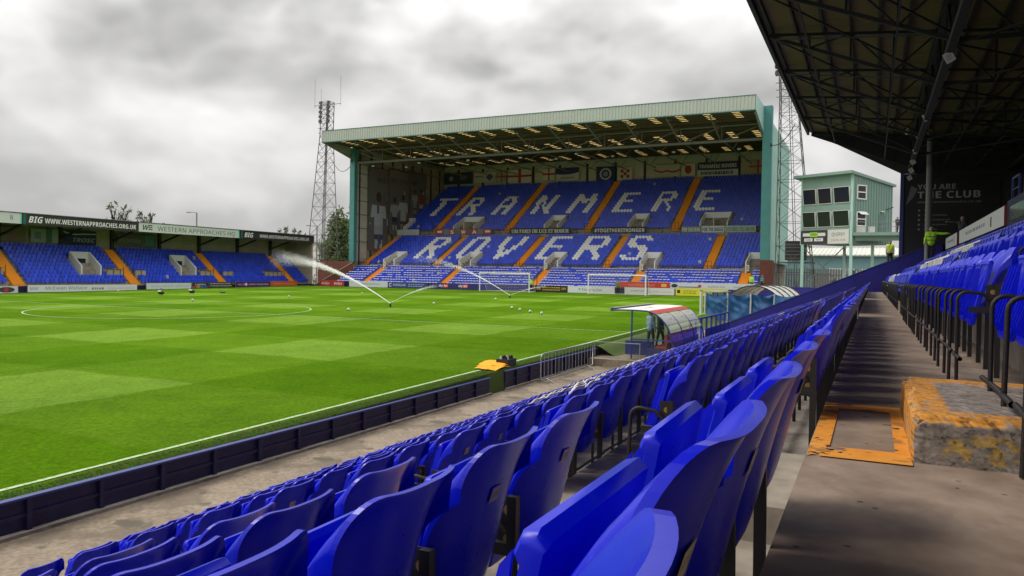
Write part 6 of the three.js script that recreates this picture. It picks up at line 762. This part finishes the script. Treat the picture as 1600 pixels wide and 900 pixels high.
// ---------- people ----------
function capsule(p, a, b, ra, rb) { const dx = b.x - a.x, dy = b.y - a.y, dz = b.z - a.z, px = p.x - a.x, py = p.y - a.y, pz = p.z - a.z, l = dx * dx + dy * dy + dz * dz || 1; let t = (px * dx + py * dy + pz * dz) / l; t = t < 0 ? 0 : t > 1 ? 1 : t; const x = px - dx * t, y = py - dy * t, z = pz - dz * t; return Math.sqrt(x * x + y * y + z * z) - (ra + (rb - ra) * t); }
const smin = (a, b, k) => { const h = clamp(0.5 + 0.5 * (b - a) / k); return lerp(b, a, h) - k * h * (1 - h); };
function isoMesh(bones, k, c, half, res) { // smooth skin round tapered bones
  const mc = new MarchingCubes(res, new THREE.MeshBasicMaterial(), false, false, 400000); mc.isolation = 0; const p = V(0, 0, 0);
  for (let z = 0; z < res; z++) for (let y = 0; y < res; y++) for (let x = 0; x < res; x++) { p.set(c.x + ((x - res / 2) / (res / 2)) * half, c.y + ((y - res / 2) / (res / 2)) * half, c.z + ((z - res / 2) / (res / 2)) * half); let d = 9; for (const b of bones) d = smin(d, capsule(p, b[0], b[1], b[2], b[3]), k); mc.field[x + y * res + z * res * res] = -d; }
  mc.update(); const n = mc.count, g = new THREE.BufferGeometry(), P = new Float32Array(n * 3), N = new Float32Array(n * 3);
  for (let i = 0; i < n; i++) { for (const [k2, cc] of [[0, c.x], [1, c.y], [2, c.z]]) P[i * 3 + k2] = mc.positionArray[i * 3 + k2] * half + cc; const l = Math.hypot(mc.normalArray[i * 3], mc.normalArray[i * 3 + 1], mc.normalArray[i * 3 + 2]) || 1; for (let k2 = 0; k2 < 3; k2++) N[i * 3 + k2] = mc.normalArray[i * 3 + k2] / l; }
  g.setAttribute('position', new THREE.BufferAttribute(P, 3)); g.setAttribute('normal', new THREE.BufferAttribute(N, 3)); g.setAttribute('uv', new THREE.BufferAttribute(new Float32Array(n * 2), 2)); return g;
}
const handGeo = (() => { // relaxed hand hanging from the wrist at the origin, palm facing -x
  const b = [[V(0, 0, 0), V(0, -0.05, 0), 0.024, 0.03], [V(0, -0.05, -0.018), V(0, -0.085, -0.02), 0.02, 0.018], [V(0, -0.05, 0.018), V(0, -0.085, 0.02), 0.02, 0.018]];
  [[-0.03, 0.062], [-0.01, 0.075], [0.011, 0.07], [0.031, 0.054]].forEach(([z, l]) => { const a = V(0, -0.085, z), m = V(-0.008, -0.085 - l * 0.5, z * 1.05), e = V(-0.026, -0.085 - l, z * 1.05); b.push([a, m, 0.0092, 0.0086], [m, e, 0.0086, 0.0072]); });
  b.push([V(-0.005, -0.03, -0.026), V(-0.018, -0.065, -0.048), 0.013, 0.0105], [V(-0.018, -0.065, -0.048), V(-0.03, -0.095, -0.05), 0.0105, 0.0085]); return isoMesh(b, 0.006, V(-0.008, -0.08, -0.005), 0.1, 40);
})();
const skin = C(0.48, 0.27, 0.19);
function person(label, pos, turn, o) { // faces +z before turning; o: arms (upper/lower directions), colours
  const t = thing('person', label, 'person', pos, o.group); t.rotation.y = turn; const H = o.h ?? 1.76; t.scale.setScalar(H / 1.76);
  const hip = 0.92, sh = 1.43, S = (s) => V(s * 0.185, sh, 0), arms = o.arms ?? [[[-0.12, -0.98, 0.02], [-0.02, -0.96, 0.25]], [[0.12, -0.98, 0.02], [0.02, -0.96, 0.25]]], legs = [[-1, o.stride ?? 0.04], [1, -(o.stride ?? 0.04)]];
  const el = [], wr = []; [-1, 1].forEach((s, i) => { el[i] = S(s).addScaledVector(V(...arms[i][0]).normalize(), 0.3); wr[i] = el[i].clone().addScaledVector(V(...arms[i][1]).normalize(), 0.26); });
  const torso = [[V(0, hip, 0), V(0, 1.15, 0.005), 0.155, 0.14], [V(-0.07, 1.15, 0), V(-0.1, 1.36, 0), 0.125, 0.11], [V(0.07, 1.15, 0), V(0.1, 1.36, 0), 0.125, 0.11], [V(-0.15, sh - 0.02, 0), V(0.15, sh - 0.02, 0), 0.075, 0.075], [V(0, sh, 0), V(0, 1.53, 0.012), 0.07, 0.055]];
  const head = [[V(0, 1.61, 0.025), V(0, 1.67, 0.005), 0.082, 0.092], [V(0, 1.56, 0.05), V(0, 1.58, 0.045), 0.045, 0.055], [V(0, 1.6, 0.108), V(0, 1.63, 0.098), 0.017, 0.01], [V(-0.088, 1.61, 0), V(-0.09, 1.64, 0), 0.018, 0.018], [V(0.088, 1.61, 0), V(0.09, 1.64, 0), 0.018, 0.018]];
  const lg = []; for (const [s, f] of legs) { const h0 = V(s * 0.09, hip - 0.02, 0), k = V(s * 0.1, 0.5, f * 1.2 + 0.02), a = V(s * 0.11, 0.09, f * 1.6 - 0.02); lg.push([h0, k, 0.098, 0.066], [k, a, 0.064, 0.046], [a, V(s * 0.12, 0.04, f * 1.6 + 0.17), 0.048, 0.036]); }
  const am = []; [-1, 1].forEach((s, i) => am.push([S(s), el[i], 0.056, 0.044], [el[i], wr[i], 0.044, 0.03]));
  const body = isoMesh([...torso, ...head, ...lg, ...am], 0.035, V(0, 0.95, 0), 1.06, 74), P = body.attributes.position, col = []; const p = V(0, 0, 0);
  for (let i = 0; i < P.count; i++) { p.fromBufferAttribute(P, i); const arm = Math.min(...am.map((b) => capsule(p, ...b))) < 0.02; let c = p.y > 1.5 && Math.abs(p.x) < 0.14 ? skin : arm ? skin : p.y < 0.11 ? C(0.02, 0.02, 0.02) : p.y < 0.98 ? o.legs : o.top; if (p.y > 1.5 && p.y < 1.59 && p.y > 1.565 && p.z > 0.08) c = C(0.3, 0.12, 0.1); if (p.y > 1.63 && p.y < 1.65 && p.z > 0.08 && Math.abs(Math.abs(p.x) - 0.035) < 0.015) c = C(0.03, 0.03, 0.03); col.push(c.r, c.g, c.b); }
  body.setAttribute('color', new THREE.Float32BufferAttribute(col, 3)); const hg = new MB().add(body); const geo = body;
  const bm = put('body', geo, std(0xffffff, 0.75, { vertexColors: true }), t);
  [-1, 1].forEach((s, i) => { const q = new THREE.Quaternion().setFromUnitVectors(V(0, -1, 0), wr[i].clone().sub(el[i]).normalize()); const h = put('hand', handGeo, std(skin, 0.7), t); h.position.copy(wr[i]); h.quaternion.copy(q); h.scale.set(s, 1, 1); });
  put('jacket', isoMesh([...torso.slice(0, 4).map((b) => [b[0].clone().setY(Math.max(b[0].y, o.hem ?? 0.9)), b[1], b[2] + 0.022, b[3] + 0.022]), ...(o.sleeveless ? [] : am.map((b) => [b[0], b[1], b[2] + 0.018, b[3] + 0.02]))], 0.04, V(0, 1.2, 0), 0.95, 60), std(o.jacket, 0.7), t);
  const cap = new THREE.SphereGeometry(0.1, 18, 10, 0, 6.3, 0, 1.75); cap.scale(0.98, 0.95, 1.08); cap.rotateX(-0.35); cap.translate(0, 1.665, -0.006); put('hair', cap, std(o.hair ?? C(0.06, 0.045, 0.035), 0.9), t);
  if (o.bands) for (const y of [1.06, 1.24]) { const b = new THREE.CylinderGeometry(1, 1, 0.045, 24, 1, true); b.scale(0.245, 1, 0.182); b.translate(0, y, 0.004); put('reflective_band', b, std(o.bands, 0.4), t); }
  return t;
}
const hiVis = C(0.42, 0.78, 0.02), dark = C(0.02, 0.02, 0.025);
person('steward in a yellow green vest over dark clothes behind the blue end wall', [1.0, 4.12, -55], 0.05, { legs: dark, top: dark, jacket: C(0.5, 0.68, 0.03), sleeveless: true, hem: 1.02, bands: C(0.5, 0.5, 0.45) });
person('steward in a bright yellow jacket leaning an arm on the seats', [2.72, 4.35, -45], -0.1, { legs: dark, top: hiVis, jacket: hiVis, hair: C(0.35, 0.33, 0.3), bands: C(0.1, 0.11, 0.09), arms: [[[-0.25, -0.95, 0.1], [-0.1, -0.9, 0.35]], [[0.9, -0.12, 0.1], [0.98, 0.05, 0.1]]] });
person('man in dark clothes with an arm stretched out above the white board', [4.35, 5.06, -47.5], -0.6, { legs: dark, top: dark, jacket: dark, hair: C(0.3, 0.24, 0.2), arms: [[[-0.95, 0.1, 0.2], [-0.98, 0.12, 0.1]], [[0.3, -0.9, 0.1], [0.1, -0.9, 0.3]]] });
person('person in dark clothes standing on the control room walkway', [2.35, 8.5, -93.4], 0.7, { legs: dark, top: dark, jacket: C(0.035, 0.04, 0.05) });
person('steward in yellow green vest by the brick pier of the end stand', [-13.1, 1.9, -94.4], 0.2, { legs: dark, top: dark, jacket: hiVis, bands: C(0.5, 0.5, 0.45) });
person('steward in blue coat and vest next to the brick pier', [-11.9, 1.95, -94.6], -0.5, { legs: dark, top: C(0.02, 0.05, 0.14), jacket: C(0.03, 0.1, 0.22), bands: hiVis });
person('person in pale coat by the red corner board holding a hose', [-77.4, 0.93, -91.6], 0.6, { legs: C(0.1, 0.05, 0.05), top: C(0.6, 0.58, 0.55), jacket: C(0.62, 0.6, 0.57), arms: [[[-0.12, -0.98, 0.02], [-0.02, -0.96, 0.25]], [[0.3, -0.8, 0.5], [0.5, 0.1, 0.8]]] });
person('steward in a vest standing behind the first goal post', [-40.9, 0.95, -91.7], 0, { legs: dark, top: dark, jacket: C(0.4, 0.7, 0.03), sleeveless: true, hem: 1.02 });
person('steward in a dark coat and vest beside the second goal', [-29.0, 0.95, -91.8], 0.3, { legs: dark, top: dark, jacket: C(0.16, 0.2, 0.05) });
person('person in a light blue shirt and dark trousers standing under the dugout roof', [-9.45, -0.1, -35.2], 2.6, { legs: C(0.02, 0.022, 0.035), top: C(0.2, 0.3, 0.45), jacket: C(0.22, 0.32, 0.48), stride: 0.05 });
person('person in a dark tracksuit standing under the dugout roof', [-9.15, -0.1, -35.8], 2.2, { legs: C(0.02, 0.02, 0.03), top: C(0.03, 0.035, 0.06), jacket: C(0.035, 0.04, 0.07), stride: 0.08 });
renderer.render(scene, camera);
